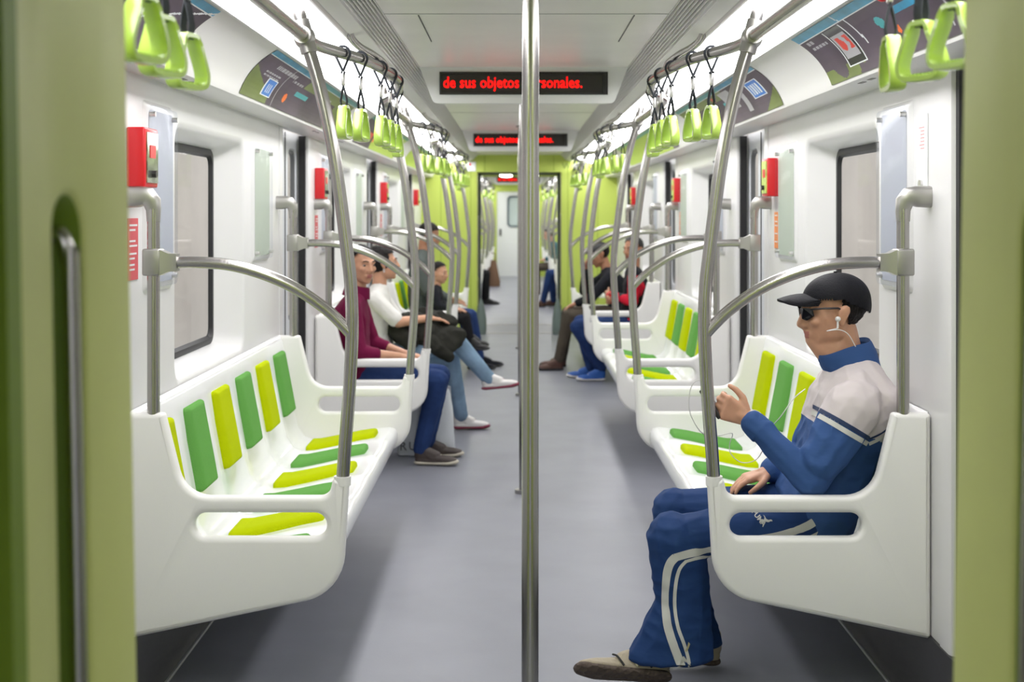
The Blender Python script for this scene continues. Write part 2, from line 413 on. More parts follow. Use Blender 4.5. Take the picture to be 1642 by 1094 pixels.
# dark rubber edge around the far opening
mb=MB()
for s in (-1,1): mb.box((s*.50,17.06,0),(s*.60,17.1,2.06))
mb.box((-.56,17.06,2.035),(.56,17.1,2.06)); trim(mb,mat('gangway_rubber',(.05,.07,.075),.6),(0,17.06,0),smooth=False)
# sill strips on the floor
for y in (END1-.03,17.95): trim(MB().box((-.6,y,0),(.6,y+.06,.006)),STEELD,(0,y,0),smooth=False)
# rear closing walls
struct(MB().box((-1.5,-6.55,0),(1.5,-6.5,2.4)).build('wall_behind',WALL,loc=(0,-6.5,0),smooth=False))
bulkhead('wall_behind_bulkhead',.1,.04,hw=.6)
# gangway ceiling lamps
for (x,y,z,l) in ((-.175,17.5,2.035,'left'),(.17,17.5,2.035,'right')):
    bm=bmesh.new(); bmesh.ops.create_uvsphere(bm,u_segments=24,v_segments=10,radius=1)
    o=MB().addbm(bm,0,Matrix.Translation((x,y,z))@Matrix.Diagonal((.085,.085,.022,1))).build('gangway_lamp',LAMPG,loc=(x,y,z))
    tag(o,'small glowing round lamp on the gangway ceiling, the %s one of the two'%l,'lamp','gangway lamps')
# end door of the next car
e=struct(empty('door_%d'%(dn+1),(0,END2+.03,0)))
R=lambda w_,h_,r_,y: [(p,y,q) for p,q in rr(0,1.56,w_,h_,r_)]
mb=MB(); loft(mb,[[(p,END2+.03,q) for p,q in rr(0,1.02,1.06,2.08,0)],R(.50,.74,.09,END2+.03),R(.50,.74,.09,END2+.06)]); mb.build('door_leaf',mat('end_door_white',(.78,.80,.80),.4),e)
mb=MB(); loft(mb,[R(.52,.76,.1,END2+.028),R(.52,.76,.1,END2+.015),R(.44,.68,.07,END2+.015),R(.44,.68,.07,END2+.05)]); mb.build('window_frame',mat('slate_frame',(.10,.13,.15),.4),e)
MB().add(R(.45,.69,.07,END2+.045),[tuple(range(len(rr(0,0,1,1,.1))))]).build('glass',mat('frosted_pane',(.52,.60,.60),.15),e,fix=False,smooth=False)
MB().box((-.44,END2,.98),(-.40,END2+.03,1.14),0,.008).build('door_handle',BLACK,e)
# gangway side flaps at floor level
for s in (-1,1):
    mb=MB(); n=14; prof=[]
    for (z,w,t) in ((0,.13,.055),(.06,.14,.06),(.2,.135,.055),(.32,.10,.045),(.40,.055,.03),(.45,.02,.015)):
        prof.append([(s*.485+w*.5*math.cos(q)-0*s,16.58+t*math.sin(q),z) for q in [2*math.pi*k/n for k in range(n)]])
    loft(mb,prof,capend=True)
    tag(mb.build('gangway_flap',FLAP,loc=(s*.48,16.58,0)),'grey-green bell-shaped rubber flap on the floor at the %s foot of the far gangway'%SIDE[s],'flap')

# ================================================================ BENCHES
PAN_OUT=[(1.247,.225,.01),(.577,.366,.15),(.556,.722,.012),(.606,.722,.012),(.618,.668,.06),(1.065,.668,.10),(1.13,.926,.012),(1.247,.926,.01)]
PV,PF=plate([fillet(PAN_OUT,8), rr(.83,.579,.41,.076,.0375,k=4,cs=8)],.05,.017)
def panel_mb(s,yc):
    return MB().add([(s*p.x, yc+p.z, p.y) for p in PV],PF)
PROF=[(.70,.345),(.672,.35),(.648,.37),(.636,.40),(.636,.435),(.648,.458),(.675,.470),(.72,.470),(.80,.458),(.90,.436),(1.0,.416),(1.06,.413),(1.10,.43),(1.128,.475),(1.146,.55),(1.165,.65),(1.185,.75),(1.205,.85),(1.218,.905),(1.228,.922),(1.247,.926)]
def prof_pt(t):   # t = arc length along PROF
    d=0
    for i in range(len(PROF)-1):
        a=V(PROF[i]); b=V(PROF[i+1]); l=(b-a).length
        if d+l>=t or i==len(PROF)-2:
            u=(t-d)/l; p=a.lerp(b,u); n=V((-(b-a).y,(b-a).x)).normalized(); return p,n
        d+=l
def prof_s(i):
    return sum((V(PROF[k+1])-V(PROF[k])).length for k in range(i))
def scoop(y,y0,p=.43):
    u=((y-y0)/p)%1.0; return abs(math.sin(math.pi*u))**.7
def shell_mb(s,y0,y1):
    ny=72; n=len(PROF); vs=[]; mb=MB()
    for j in range(ny+1):
        y=y0+(y1-y0)*j/ny; sc=scoop(y,y0)
        for i,(x,z) in enumerate(PROF):
            t=prof_s(i)
            p,nn=prof_pt(max(t,1e-4)); a=0
            if 5<i<17: a=.020*math.sin(math.pi*(i-5)/12)**.5
            q=V((x,z))-nn*a*sc*1
            vs.append((s*q.x,y,q.y))
    fs=[(j*n+i,j*n+i+1,(j+1)*n+i+1,(j+1)*n+i) for j in range(ny) for i in range(n-1)]
    mb.add(vs,fs)
    # underside and end caps
    und=[(.70,.345),(1.0,.31),(1.235,.25)]
    mb.sweepY([(s*x,z) for x,z in und],y0,y1)
    return mb
T_SEAT=(prof_s(7)+.0, prof_s(10)+.055); T_BACK=(prof_s(14)+.01, prof_s(17)+.012)
def slat_mb(s,yc,t0,t1,w,th,tap):
    nu,nv=44,24; vs=[]; 
    L=t1-t0
    for i in range(nu+1):
        u=-1+2*i/nu; u=math.copysign(1-(1-abs(u))**1.25,u)
        t=t0+L*(u+1)/2; p,nn=prof_pt(t)
        for j in range(nv+1):
            v=-1+2*j/nv; v=math.copysign(1-(1-abs(v))**1.5,v)
            # rounded corners: shrink half width near the ends
            e=max(0,abs(u)-.88)/.12; hw=(w/2)*(1+tap*u)*(1-.22*(1-math.sqrt(max(0,1-e*e))))
            edge=max(abs(v),abs(u)**3); prof=th*(1-max(0,(edge-.62)/.38)**3) - .016*(0 if edge<.999 else 1)
            q=p+nn*(prof-.004)
            vs.append((s*q.x, yc+hw*v, q.y))
    fs=[(i*(nv+1)+j,i*(nv+1)+j+1,(i+1)*(nv+1)+j+1,(i+1)*(nv+1)+j) for i in range(nu) for j in range(nv)]
    return MB().add(vs,fs)
def make_bench(s,y0):
    e=empty('bench',(s*.95,y0+BL/2,0))
    shell_mb(s,y0+.03,y0+BL-.03).build('seat_shell',PLAS,e,ang=60)
    for y in (y0+.025,y0+BL-.025): panel_mb(s,y).build('end_panel',PANELM,e,ang=30)
    for k in range(6):
        yc=y0+.03+.43*(k+.5)*(BL-.06)/2.58
        ev=(k%2==0) if s<0 else (k%2==1)
        o=slat_mb(s,yc,*T_BACK,.245,.026,.07).build('backrest_cushion',LIME if k%2==0 and s<0 or (k%2==1 and s>0) else GREEN,e,ang=170)
        o['label']='lime yellow back cushion' if o.data.materials[0]==LIME else 'green back cushion'
        o=slat_mb(s,yc,*T_SEAT,.205,.018,.14).build('seat_cushion',GREEN if k%2==0 and s<0 or (k%2==1 and s>0) else LIME,e,ang=170)
        o['label']='lime yellow seat cushion' if o.data.materials[0]==LIME else 'green seat cushion'
    for y in (y0+.5,y0+BL-.5):
        MB().add([(s*x,y+dy,z) for dy in (-.02,.02) for x,z in ((1.24,.20),(1.0,.28),(.80,.325),(1.0,.33),(1.24,.28))],[(0,1,2,3,4),(5,6,7,8,9)]+[(i,(i+1)%5,5+(i+1)%5,5+i) for i in range(5)]).build('support_bracket',STEELD,e,smooth=False)
    return e
bl_occ={(-1,0):'empty white bench with lime and green cushions nearest on the left, six places',
 (1,0):'nearest white bench on the right with lime and green cushions, under the capped man',
 (-1,1):'second white bench along the left wall, under the man in the maroon shirt',
 (1,1):'second white bench along the right wall, empty, lime and green cushions',
 (-1,2):'third white bench along the left wall, under the man in grey and the child',
 (1,2):'third white bench along the right wall, under the man with red sleeves'}
for s in (-1,1):
    b=make_bench(s,BEN[0]); tag(b,bl_occ[(s,0)],'bench','wall benches')
    for i in (1,2): tag(copy_tree(b,(0,BEN[i]-BEN[0],0)),bl_occ[(s,i)],'bench','wall benches')
    for i in (0,1,2): tag(copy_tree(b,(0,BEN[i]-BEN[0]+C2,0)),'tiny distant white bench in the next car, %s on the %s'%(ORD[i],SIDE[s]),'bench','benches in the next car')

# ================================================================ POLES AND RAILS
FP=[(.578,.700),(.572,.80),(.560,.95),(.551,1.10),(.548,1.20),(.552,1.32),(.563,1.42),(.583,1.58),(.603,1.72),(.630,1.86),(.660,1.98),(.693,2.09),(.724,2.216)]
def make_frame(s,y):
    e=empty('grab_pole_frame',(s*.87,y,.7))
    MB().tube([(s*x,y,z) for x,z in FP],.0205,16,sm=3).build('front_pole',STEEL,e)
    MB().tube([(s*.70,y,.0),(s*.70,y,.0)],.01) if 0 else None
    # wall pole with squared elbow
    mb=MB(); mb.tube([(s*1.166,y,.92),(s*1.166,y,1.56)],.0195,16)
    mb.build('wall_pole',STEEL,e)
    mb=MB(); path=[(1.166,1.52),(1.166,1.555),(1.170,1.580),(1.184,1.596),(1.205,1.598),(1.252,1.597)]
    rs=[.020,.022,.027,.031,.033,.034]; rings=[]
    pts=[V((s*a,y,b)) for a,b in path]
    for i,p in enumerate(pts):
        t=(pts[min(i+1,5)]-pts[max(i-1,0)]).normalized(); u=V((0,1,0)); w=t.cross(u).normalized()
        rings.append([p+u*(rs[i]*.8*math.copysign(abs(math.cos(q))**.6,math.cos(q)))+w*(rs[i]*math.copysign(abs(math.sin(q))**.6,math.sin(q))) for q in [2*math.pi*k/16 for k in range(16)]])
    loft(mb,rings,capend=True); mb.build('wall_elbow',STEELD,e)
    mb=MB(); mb.tube([(s*1.10,y,1.392),(s*1.04,y,1.393),(s*.93,y,1.385),(s*.82,y,1.355),(s*.72,y,1.310),(s*.63,y,1.248),(s*.575,y,1.196),(s*.55,y,1.168)],.0185,16,sm=4)
    mb.build('curved_rail',STEEL,e)
    mb=MB(); mb.box((s*1.195,y-.03,1.352),(s*1.138,y+.03,1.436),0,.007)
    rings=[[(s*x,y+a*hy,1.393+b*hz) for a,b in ((-1,-1),(1,-1),(1,1),(-1,1))] for x,hy,hz in ((1.142,.028,.040),(1.115,.022,.028),(1.09,.022,.027))]
    loft(mb,rings,capend=True)
    mb.build('clamp',STEELD,e)
    mb=MB(); mb.tube([(s*.5785,y,.70),(s*.578,y,.728)],.0265,16); mb.build('socket',PANELM,e)
    return e
def joint_mb(s,y):
    bm=bmesh.new(); bmesh.ops.create_uvsphere(bm,u_segments=16,v_segments=10,radius=.034)
    mb=MB().addbm(bm,0,Matrix.Translation((s*.695,y,2.092))@Matrix.Diagonal((1,1,1.1,1)))
    mb.tube([(s*.695,y-.05,2.095),(s*.695,y+.05,2.095)],.027,14)
    mb.tube([(s*.68,y,2.045),(s*.708,y,2.145)],.027,14); return mb
for s in (-1,1):
    f0=make_frame(s,BEN[0]+.025)
    k=0
    for car in (0,1):
        for i in range(3):
            for end in (0,1):
                f=f0 if k==0 else copy_tree(f0,(0,BEN[i]-BEN[0]+end*(BL-.05)+car*C2,0))
                if car==0: lb='steel grab pole with curved arm, %s end of the %s bench on the %s'%(('near','far')[end],ORD[i],SIDE[s])
                else: lb='tiny steel pole frame in the next car, %s side, %s end of %s bench'%(SIDE[s],('near','far')[end],ORD[i])
                tag(f,lb,'grab pole','pole frames at the bench ends' if car==0 else 'pole frames in the next car'); k+=1
# overhead rails: bowed above each bench, straight over the doorways
BOW=[(0,.695),(.08,.695),(.25,.683),(.42,.642),(.62,.590),(.9,.553),(1.3,.528),(1.7,.553),(1.98,.590),(2.18,.642),(2.35,.683),(2.52,.695),(2.6,.695)]
def bow_x(d):
    for (a,x0),(b,x1) in zip(BOW,BOW[1:]):
        if a<=d<=b: return x0+(x1-x0)*(d-a)/(b-a)
def make_bow(s,y0):
    e=empty('overhead_rail',(s*.6,y0+1.3,2.06))
    MB().tube([(s*x,y0+d,2.095) for d,x in BOW],.0195,14,sm=3).build('rail',STEEL,e)
    for a,dy in ((.72,1),(1.88,-1)):
        X=bow_x(a+dy*.32)
        MB().tube([(s*.645,y0+a,2.215),(s*.640,y0+a+dy*.02,2.185),(s*.615,y0+a+dy*.08,2.160),(s*.575,y0+a+dy*.17,2.142),(s*.548,y0+a+dy*.26,2.122),(s*X,y0+a+dy*.33,2.098)],.0145,12,sm=4).build('bracket',STEEL,e)
    for y in (y0+.02,y0+BL-.025): joint_mb(s,y).build('rail_joint',STEELD,e)
    return e
for s in (-1,1):
    b=make_bow(s,BEN[0]); tag(b,'bowed steel overhead rail above the first bench on the '+SIDE[s],'rail','overhead rails')
    for i in (1,2): tag(copy_tree(b,(0,BEN[i]-BEN[0],0)),'bowed steel overhead rail above the %s bench on the %s'%(ORD[i],SIDE[s]),'rail','overhead rails')
    for i in (0,1,2): tag(copy_tree(b,(0,BEN[i]-BEN[0]+C2,0)),'tiny bowed overhead rail in the next car, above its %s bench on the %s'%(ORD[i],SIDE[s]),'rail','overhead rails in the next car')
    def straight(y0,y1,lb,g='overhead rails over the doorways'):
        tag(MB().tube([(s*.695,y0,2.095),(s*.695,y1,2.095)],.0195,14).build('doorway_rail',STEEL,loc=(s*.695,(y0+y1)/2,2.095)),lb,'rail',g)
    straight(1.72,BEN[0]-.03,'straight steel overhead rail running out of view at the top %s'%SIDE[s])
    straight(BEN[0]+BL+.03,BEN[1]-.03,'straight overhead rail over the doorway between first and second bench on the '+SIDE[s])
    straight(BEN[1]+BL+.03,BEN[2]-.03,'short overhead rail over the doorway between second and third bench on the '+SIDE[s])
    straight(BEN[2]+BL+.03,16.68,'distant straight steel overhead rail running to the green end wall on the '+SIDE[s])
# centre poles
for y,lb in ((3.38,'tall brushed steel pole in the middle of the aisle, nearest and floor to ceiling'),(7.22,'second steel centre pole, just behind the nearest one, foot on the floor'),(11.05,'third steel centre pole further down the aisle, hidden behind the nearer two'),(14.85,'fourth steel centre pole before the far gangway, behind the nearer ones')):
    e=empty('centre_pole',(0,y,0)); tag(e,lb,'pole','centre poles')
    MB().tube([(-.002 if y<5 else 0,y,0),(0,y,2.28)],.022,24).build('pole',STEEL,e)
    MB().tube([(0,y,0),(0,y,.02)],.045,24).build('foot_flange',STEELD,e)
    MB().tube([(0,y,2.262),(0,y,2.28)],.04,24).build('ceiling_flange',STEELD,e)

# ================================================================ STRAP HANDLES
def make_strap():
    e=empty('strap_handle',(0,0,2.095))      # plane of the handle = YZ
    # handle band (closed loop)
    half=[(0.0,-.185),(.012,-.185),(.019,-.189),(.024,-.200),(.031,-.218),(.041,-.240),(.047,-.258),(.0475,-.272),(.043,-.284),(.030,-.2895),(0,-.2905)]
    loop=half+[(-a,b) for a,b in half[-2:0:-1]]
    pts,_=smooth_path([V((0,a,2.095+b)) for a,b in loop]+[V((0,0,2.095-.185))],[1]*(len(loop)+1),2)
    pts=pts[:-1]
    W=[.030 if p.z>2.095-.20 else .034 for p in pts]
    mb=MB().ribbon(pts,W,.0125,(1,0,0),closed=True)
    # ribbed grip
    for i in range(7): mb.box((-.014,-.027+i*.009-.002,2.095-.285),(.014,-.027+i*.009+.002,2.095-.281))
    mb.build('handle',HANDLE,e,ang=35)
    mb=MB()
    for sg in (-1,1):
        P=[(sg*.007,0,-.193),(sg*.011,0,-.165),(sg*.007,0,-.14),(sg*.002,0,-.12),(-sg*.003,0,-.10),(-sg*.003,0,-.075),(-sg*.006,0,-.062)]
        pts=[(0.0+a,b,2.095+c) for a,b,c in P]
        mb.ribbon(pts,.019,.004,(0,1,0))
    mb.tube([(.0,0,2.095-.062)]+[(.026*math.sin(q),0,2.095+.026*math.cos(q)-.001) for q in [math.radians(d) for d in range(130,-131,-20)]]+[(0,0,2.095-.062)],.0046,8)
    mb.build('webbing',STRAP,e)
    mb=MB().box((-.006,-.010,2.095-.112),(.006,.010,2.095-.068),0,.004); mb.build('clip',CLIP,e)
    return e
st0=make_strap(); used=False
def place_strap(x,y,lb,grp,rz=None):
    global used
    if not used: o=st0; used=True
    else: o=copy_tree(st0,(0,0,0))
    o.location=(x,y,2.095); o.rotation_euler=(random.uniform(-.03,.03),random.uniform(-.03,.03),random.uniform(-.35,.35) if rz is None else rz); tag(o,lb,'strap handle',grp)
OFF=[.45,.61,.91,1.15,1.41,1.90]
for s in (-1,1):
    near=[2.68,2.43,2.20] if s<0 else [2.72,2.50,2.29]
    nl=[('largest','lowest and closest to the light strip'),('large','between two others'),('large','partly cut by the green jamb')]
    for k,y in enumerate(near):
        place_strap(s*((.712,.70,.665)[k] if s<0 else .735),y,'big lime strap handle, top %s corner, %s'%(SIDE[s],('the one furthest from the green jamb','the middle one of three','the one cut off by the green jamb')[k]),'strap handles at the top corners',rz=(-.42,-.40,-.35)[k] if s<0 else (-.05,.55,.45)[k])
    for car in (0,1):
        for b in range(3):
            for k,d in enumerate(OFF):
                if car and k in (1,4): continue
                lb='lime strap handle above the %s bench on the %s, %s from its near pole'%(ORD[b],SIDE[s],ORD[k]) if car==0 else 'tiny lime strap handle, next car, above its %s %s bench, %s from near pole'%(ORD[b],SIDE[s],ORD[k])
                place_strap(s*bow_x(d),BEN[b]+d+car*C2,lb,'strap handles above the benches' if car==0 else 'strap handles in the next car',rz=(s*.21+random.uniform(-.10,.12)*s))
    for k,y in enumerate((14.9,15.4,15.9)):
        place_strap(s*.695,y,'small lime strap handle near the green end wall on the %s, %s towards it'%(SIDE[s],ORD[k]),'strap handles near the end wall')

# ================================================================ LED SIGNS
def make_sign(y,lb,z0=2.098):
    e=empty('led_sign',(0,y,z0)); tag(e,lb,'display sign','passenger display signs')
    prof=fillet([(-.526,2.283,0),(-.455,z0,.03),(.455,z0,.03),(.526,2.283,0)],5)
    mb=MB(); vs=[(x,y,z) for x,z in prof]+[(x*.98,y+.30,min(2.283,z+.02)) for x,z in prof]; n=len(prof)
    scr=[(-.424,2.141),(.424,2.141),(.424,2.256),(-.424,2.256)]
    # front face ring around the display
    ring=[]
    import itertools
    P=[V(p) for p in prof]
    for p in P:
        ring.append(V((max(-.424,min(.424,p.x)),max(2.141,min(2.256,p.y)))))
    vs2=[(p.x,y,p.y) for p in P]+[(q.x,y,q.y) for q in ring]
    # even resample instead: four quads
    mb.add([(x,y,z) for x,z in prof]+[(x,y,z) for x,z in scr],[] ,0)
    N=n
    half=[i for i in range(n)]
    # top-left=0 ... bottom-left fillet 1..6, bottom-right 7..12, top-right last
    TL,TR=0,n-1; BLs=list(range(1,7)); BRs=list(range(7,13)); a,b,c,d=N,N+1,N+2,N+3
    fs=[tuple([TL]+BLs[:4]+[a,d]), tuple(BLs[3:]+BRs[:3]+[b,a]), tuple(BRs[2:]+[TR,c,b]), (TL,d,c,TR)]
    mb.f+=fs; mb.m+=[0]*4
    mb.add(vs,[(i,i+1,n+i+1,n+i) for i in range(n-1)]+[tuple(range(n,2*n))],0)
    mb.build('housing',HOUS,e,ang=30)
    mb=MB(); 
    for (x0,x1,za,zb) in ((-.424,.424,2.141,2.150),(-.424,.424,2.247,2.256),(-.424,-.415,2.15,2.247),(.400,.424,2.15,2.247)):
        mb.box((x0,y-.006,za),(x1,y+.012,zb))
    mb.build('bezel',BLACK,e,smooth=False)
    MB().box((-.418,y+.006,2.145),(.418,y+.012,2.252)).build('screen',LEDSC,e,smooth=False)
    tot=text_arrays('de sus objetos personales.',.0755,.0008,.0007,1.02)[0]; x0=min(p.x for p in tot); x1=max(p.x for p in tot); W=.700; acc=''
    for wd in ('de','sus','objetos','personales.'):
        tv,tf=text_arrays(wd,.0755,.0008,.0007,1.02); lead=(max(p.x for p in text_arrays(acc+'|',.0755,.0008,.0007,1.02)[0])-max(p.x for p in text_arrays('|',.0755,.0008,.0007,1.02)[0])) if acc else 0
        MB().add([(-.405+(p.x+lead-x0)*W/(x1-x0), y+.003-p.z, 2.177+p.y*1.06) for p in tv],tf).build('message_word',LEDR,e,smooth=False); acc+=wd+' '
    return e
sg=make_sign(6.6,'nearest ceiling display with red text de sus objetos personales on black')
tag(copy_tree(sg,(0,5.2,0)),'second smaller red-text ceiling display, just above the green end wall','display sign','passenger display signs')
tag(copy_tree(sg,(0,19.6,0)),'tiny red-text display seen through the gangway doorway','display sign','passenger display signs')
# service hatch in the ceiling before the first sign
mb=MB()
for a,b in (((-.40,4.85),(-.40,5.6)),((.40,4.85),(.40,5.6))): mb.box((a[0]-.002,a[1],2.277),(b[0]+.002,b[1],2.2805))
trim(mb,mat('hatch_gap',(.12,.12,.12),.6),(0,5.2,2.28),smooth=False)
mb=MB()
mb.box((-.526,4.82,2.2785),(.526,4.824,2.2805)); mb.box((-.526,9.6,2.2785),(.526,9.604,2.2805)); mb.box((-.526,14,2.2785),(.526,14.004,2.2805))
trim(mb,mat('hatch_line',(.35,.35,.35),.6),(0,9,2.28),smooth=False)

# ================================================================ WALL FITTINGS
def notice(s,ya,yb,z0,z1,lb,m=SHEET,out=.028):
    e=empty('notice_frame',(s*(WX-.01),(ya+yb)/2,z0)); tag(e,lb,'notice frame','clear notice frames on the walls')
    R=lambda d,x: [(s*x,p,q) for p,q in rr((ya+yb)/2,(z0+z1)/2,yb-ya-d,z1-z0-d,.02,2,4)]
    n=len(R(0,0))
    mb=MB(); loft(mb,[R(-.03,WX),R(-.01,WX-.008),R(.0,WX-.012)],capend=True); mb.build('backing',WALL,e)
    mb=MB(); loft(mb,[R(.03,WX-.0125),R(.03,WX-.0135)],capend=True); mb.build('sheet',m,e,smooth=False)
    mb=MB(); loft(mb,[R(.006,WX-.018),R(.0,WX-.020),R(.0,WX-.025),R(.006,WX-.027)],capend=True); mb.build('acrylic_cover',ACRYL,e)
    mb=MB()
    for y in (ya+.025,yb-.025):
        for z in (z0+.03,z1-.03): mb.tube([(s*(WX-.012),y,z),(s*(WX-.033),y,z)],.009,10)
    for ch,(y,z) in enumerate([(y,z) for y in (ya+.025,yb-.025) for z in (z0+.03,z1-.03)]):
        MB().tube([(s*(WX-.012),y,z),(s*(WX-.033),y,z)],.009,10).build('screw',CLIP,e)
    return e
def redbox(s,y,lb,glasscol):
    e=empty('emergency_box',(s*(WX-.03),y,1.63)); tag(e,lb,'emergency box','red emergency boxes on the walls')
    a,b=y-.075,y+.075
    MB().box((s*(WX+.0),a,1.627),(s*(WX-.058),b,1.815),0,.006).build('case',REDM,e)
    MB().box((s*(WX-.056),a+.016,1.642),(s*(WX-.062),b-.012,1.80)).build('front_plate',glasscol,e,smooth=False)
    mb=MB()
    mb.box((s*(WX-.061),y-.03,1.72),(s*(WX-.064),y+.03,1.76)); mb.build('notice_label',REDM,e,smooth=False)
    mb=MB().tube([(s*(WX-.061),y,1.67),(s*(WX-.075),y,1.67)],.012,10); mb.build('pull_knob',BLACK,e)
bn=['first','second','third']
MIR=mat('mirror_plate',(.40,.43,.36),.12,metal=.8,var=.5,vscale=30)
LGP=mat('lime_plate',(.45,.58,.12),.35,var=.3,vscale=30)
for i,y0 in enumerate(BEN):
    for s in (-1,1):
        side=SIDE[s]
        notice(s,y0+.21,y0+.54,1.30,1.90,'clear notice frame on the %s wall above the %s bench, nearer side of window'%(side,bn[i]))
        notice(s,y0+1.95,y0+2.33,1.33,1.86,'clear notice frame on the %s wall above the %s bench, further side of window'%(side,bn[i]),SHEETG)
    redbox(-1,y0+.095,'red emergency box on the left wall at the near end of the %s bench'%bn[i],MIR)
    redbox(1,y0+2.43,'red emergency box on the right wall at the far end of the %s bench'%bn[i],LGP)
    e=MB().box((-WX,y0+.03,1.335),(-WX+.003,y0+.14,1.53)); k=3
    for zz in (1.505,1.49,1.455,1.44,1.415,1.40,1.38,1.365): e.box((-WX,y0+.045,zz),(-WX+.0036,y0+.045+random.uniform(.05,.085),zz+.006),1)
    tag(e.build('sticker',[STK_R,ADW],loc=(-WX,y0+.09,1.34),smooth=False),'red warning sticker on the left wall below the red box of the %s bench'%bn[i],'sticker','wall stickers')
    e=MB().box((WX,y0+2.38,1.37),(WX-.003,y0+2.47,1.55))
    for zz in (1.53,1.50,1.48,1.44,1.40): e.box((WX,y0+2.39,zz),(WX-.0036,y0+2.455,zz+.006),1)
    tag(e.build('sticker',[STK_O,ADW],loc=(WX,y0+2.42,1.37),smooth=False),'orange sticker on the right wall below the red box of the %s bench'%bn[i],'sticker','wall stickers')
redbox(-1,15.5,'tiny red emergency box on the left wall just before the green end wall',LGP)
# info sheet and key lock on the right wall at the near end
e=empty('info_plate',(WX,4.14,1.55)); tag(e,'narrow white info plate with red text and key switch on the right wall','plate')
MB().box((WX,4.09,1.58),(WX-.005,4.20,1.86),0,.002).build('plate',mat('plate_white',(.8,.81,.82),.4),e)
mb=MB()
for k in range(7): mb.box((WX-.005,4.115,1.815-k*.011),(WX-.0057,4.115+random.uniform(.03,.06),1.819-k*.011))
mb.build('red_print',mat('red_print',(.75,.35,.35),.5),e,smooth=False)
MB().tube([(WX-.005,4.145,1.635),(WX-.012,4.145,1.635)],.017,16).build('key_switch',CLIP,e)
# small signs on the end wall
e=empty('wall_sign',(-.62,END1-.01,2.08)); tag(e,'small white sign with a red spot on the green end wall','sign')
MB().box((-.665,END1-.008,2.07),(-.555,END1-.002,2.19)).build('sign_plate',ADW,e,smooth=False)
MB().tube([(-.63,END1-.008,2.155),(-.63,END1-.010,2.155)],.018,16).build('red_spot',REDM,e)
tv,tf=text_arrays('W',.11,.0008,.002); tag(MB().add([(.545+p.x,END1-.004-p.z,2.10+p.y) for p in tv],tf).build('wall_letter',mat('letter_olive',(.22,.30,.05),.5),loc=(.57,END1,2.1),smooth=False),'small dark letter W on the green end wall, upper right','letter')
# ---- adverts following the cove
CA=[V(p) for p in CP[3:]]
def cove_pt(v,off):
    f=v*(len(CA)-1); i=min(int(f),len(CA)-2); p=CA[i].lerp(CA[i+1],f-i); t=(CA[i+1]-CA[i]).normalized(); n=V((-abs(t.y),-abs(t.x))) ; return p+n*off
def advert(s,ya,yb,paint,lb):
    nu=max(20,int((yb-ya)*90)); nv=56; vs=[]; fs=[]; mm=[]
    for i in range(nu+1):
        for j in range(nv+1):
            p=cove_pt(.01+.97*j/nv,.0025); vs.append((s*p.x,ya+(yb-ya)*i/nu,p.y))
    for i in range(nu):
        for j in range(nv):
            fs.append((i*(nv+1)+j,i*(nv+1)+j+1,(i+1)*(nv+1)+j+1,(i+1)*(nv+1)+j)); mm.append(paint((i+.5)/nu*(yb-ya),(j+.5)/nv,yb-ya))
    o=MB().add(vs,fs,mm).build('advert_panel',[ADP,ADG,ADB,ADT,ADW,ADC,ADR,ADO,ADK,ADL,ADGY],loc=(s*1.05,(ya+yb)/2,2.0),fix=False)
    return tag(o,lb,'advert','curved adverts above the walls')
def inr(u,v,a,b,c,d): return a<=u<=b and c<=v<=d
def textrow(u,v,a,b,c,d,f=60): return inr(u,v,a,b,c,d) and (math.sin(u*f*3.1)+math.sin(u*f*1.7+1)>-.7)
def paint_left1(u,v,L):
    if abs(v-.5-(u-1.75)*1.1)<.018: return 4
    if v>.88: return 2
    if v>.865: return 4
    if inr(u,v,.3,1.35,.25,.84) : 
        if textrow(u,v,.75,1.25,.62,.65) or textrow(u,v,.6,1.2,.52,.54): return 10
        if inr(u,v,.45,.72,.25,.38): return 2
        if inr(u,v,1.05,1.15,.6,.68): return 5
        return 4 if (u*.7+v)%.55>.10 else 0
    if textrow(u,v,L-.3,L-.05,.45,.48) or textrow(u,v,L-.32,L-.08,.38,.41): return 10
    return 0
def paint_mid(u,v,L):      # u grows away from the camera
    if v>.90: return 2 if u<1.2 else 3
    if v>.88: return 4
    if inr(u,v,.36,.52,.14,.46): return 5 if not (inr(u,v,.375,.505,.20,.38) and int(u*60)%2==0) else 4
    if inr(u,v,.34,.54,.12,.48): return 4
    if abs(u-.62)<.006: return 10
    if (u-.83)**2*6+(v-.26)**2<.0095: return 7
    if textrow(u,v,.3,.75,.70,.78) or textrow(u,v,.75,1.0,.62,.68): return 10
    if textrow(u,v,.2,.5,.56,.59,90) or textrow(u,v,.2,.5,.49,.52,90): return 10
    if inr(u,v,.98,1.3,.40,.5): return 3
    if textrow(u,v,1.5,1.9,.6,.7): return 4
    if (u-1.45)**2*5+(v-.72)**2<.006: return 6
    if v<.36-.9*u+.25 and u<.5: return 1
    if u>1.05 and v>.62 or u>2.1: return 1
    return 0
def paint_green(u,v,L):
    if v>.90: return 3
    if v>.885: return 4
    if inr(u,v,.12,.4,.3,.42) or inr(u,v,.55,.8,.25,.5): return 6
    if (u-.95)**2*5+(v-.3)**2<.008: return 7
    if u<.9: return 0
    if inr(u,v,1.15,1.4,.2,.4): return 4
    if v>.70: return 9
    return 9
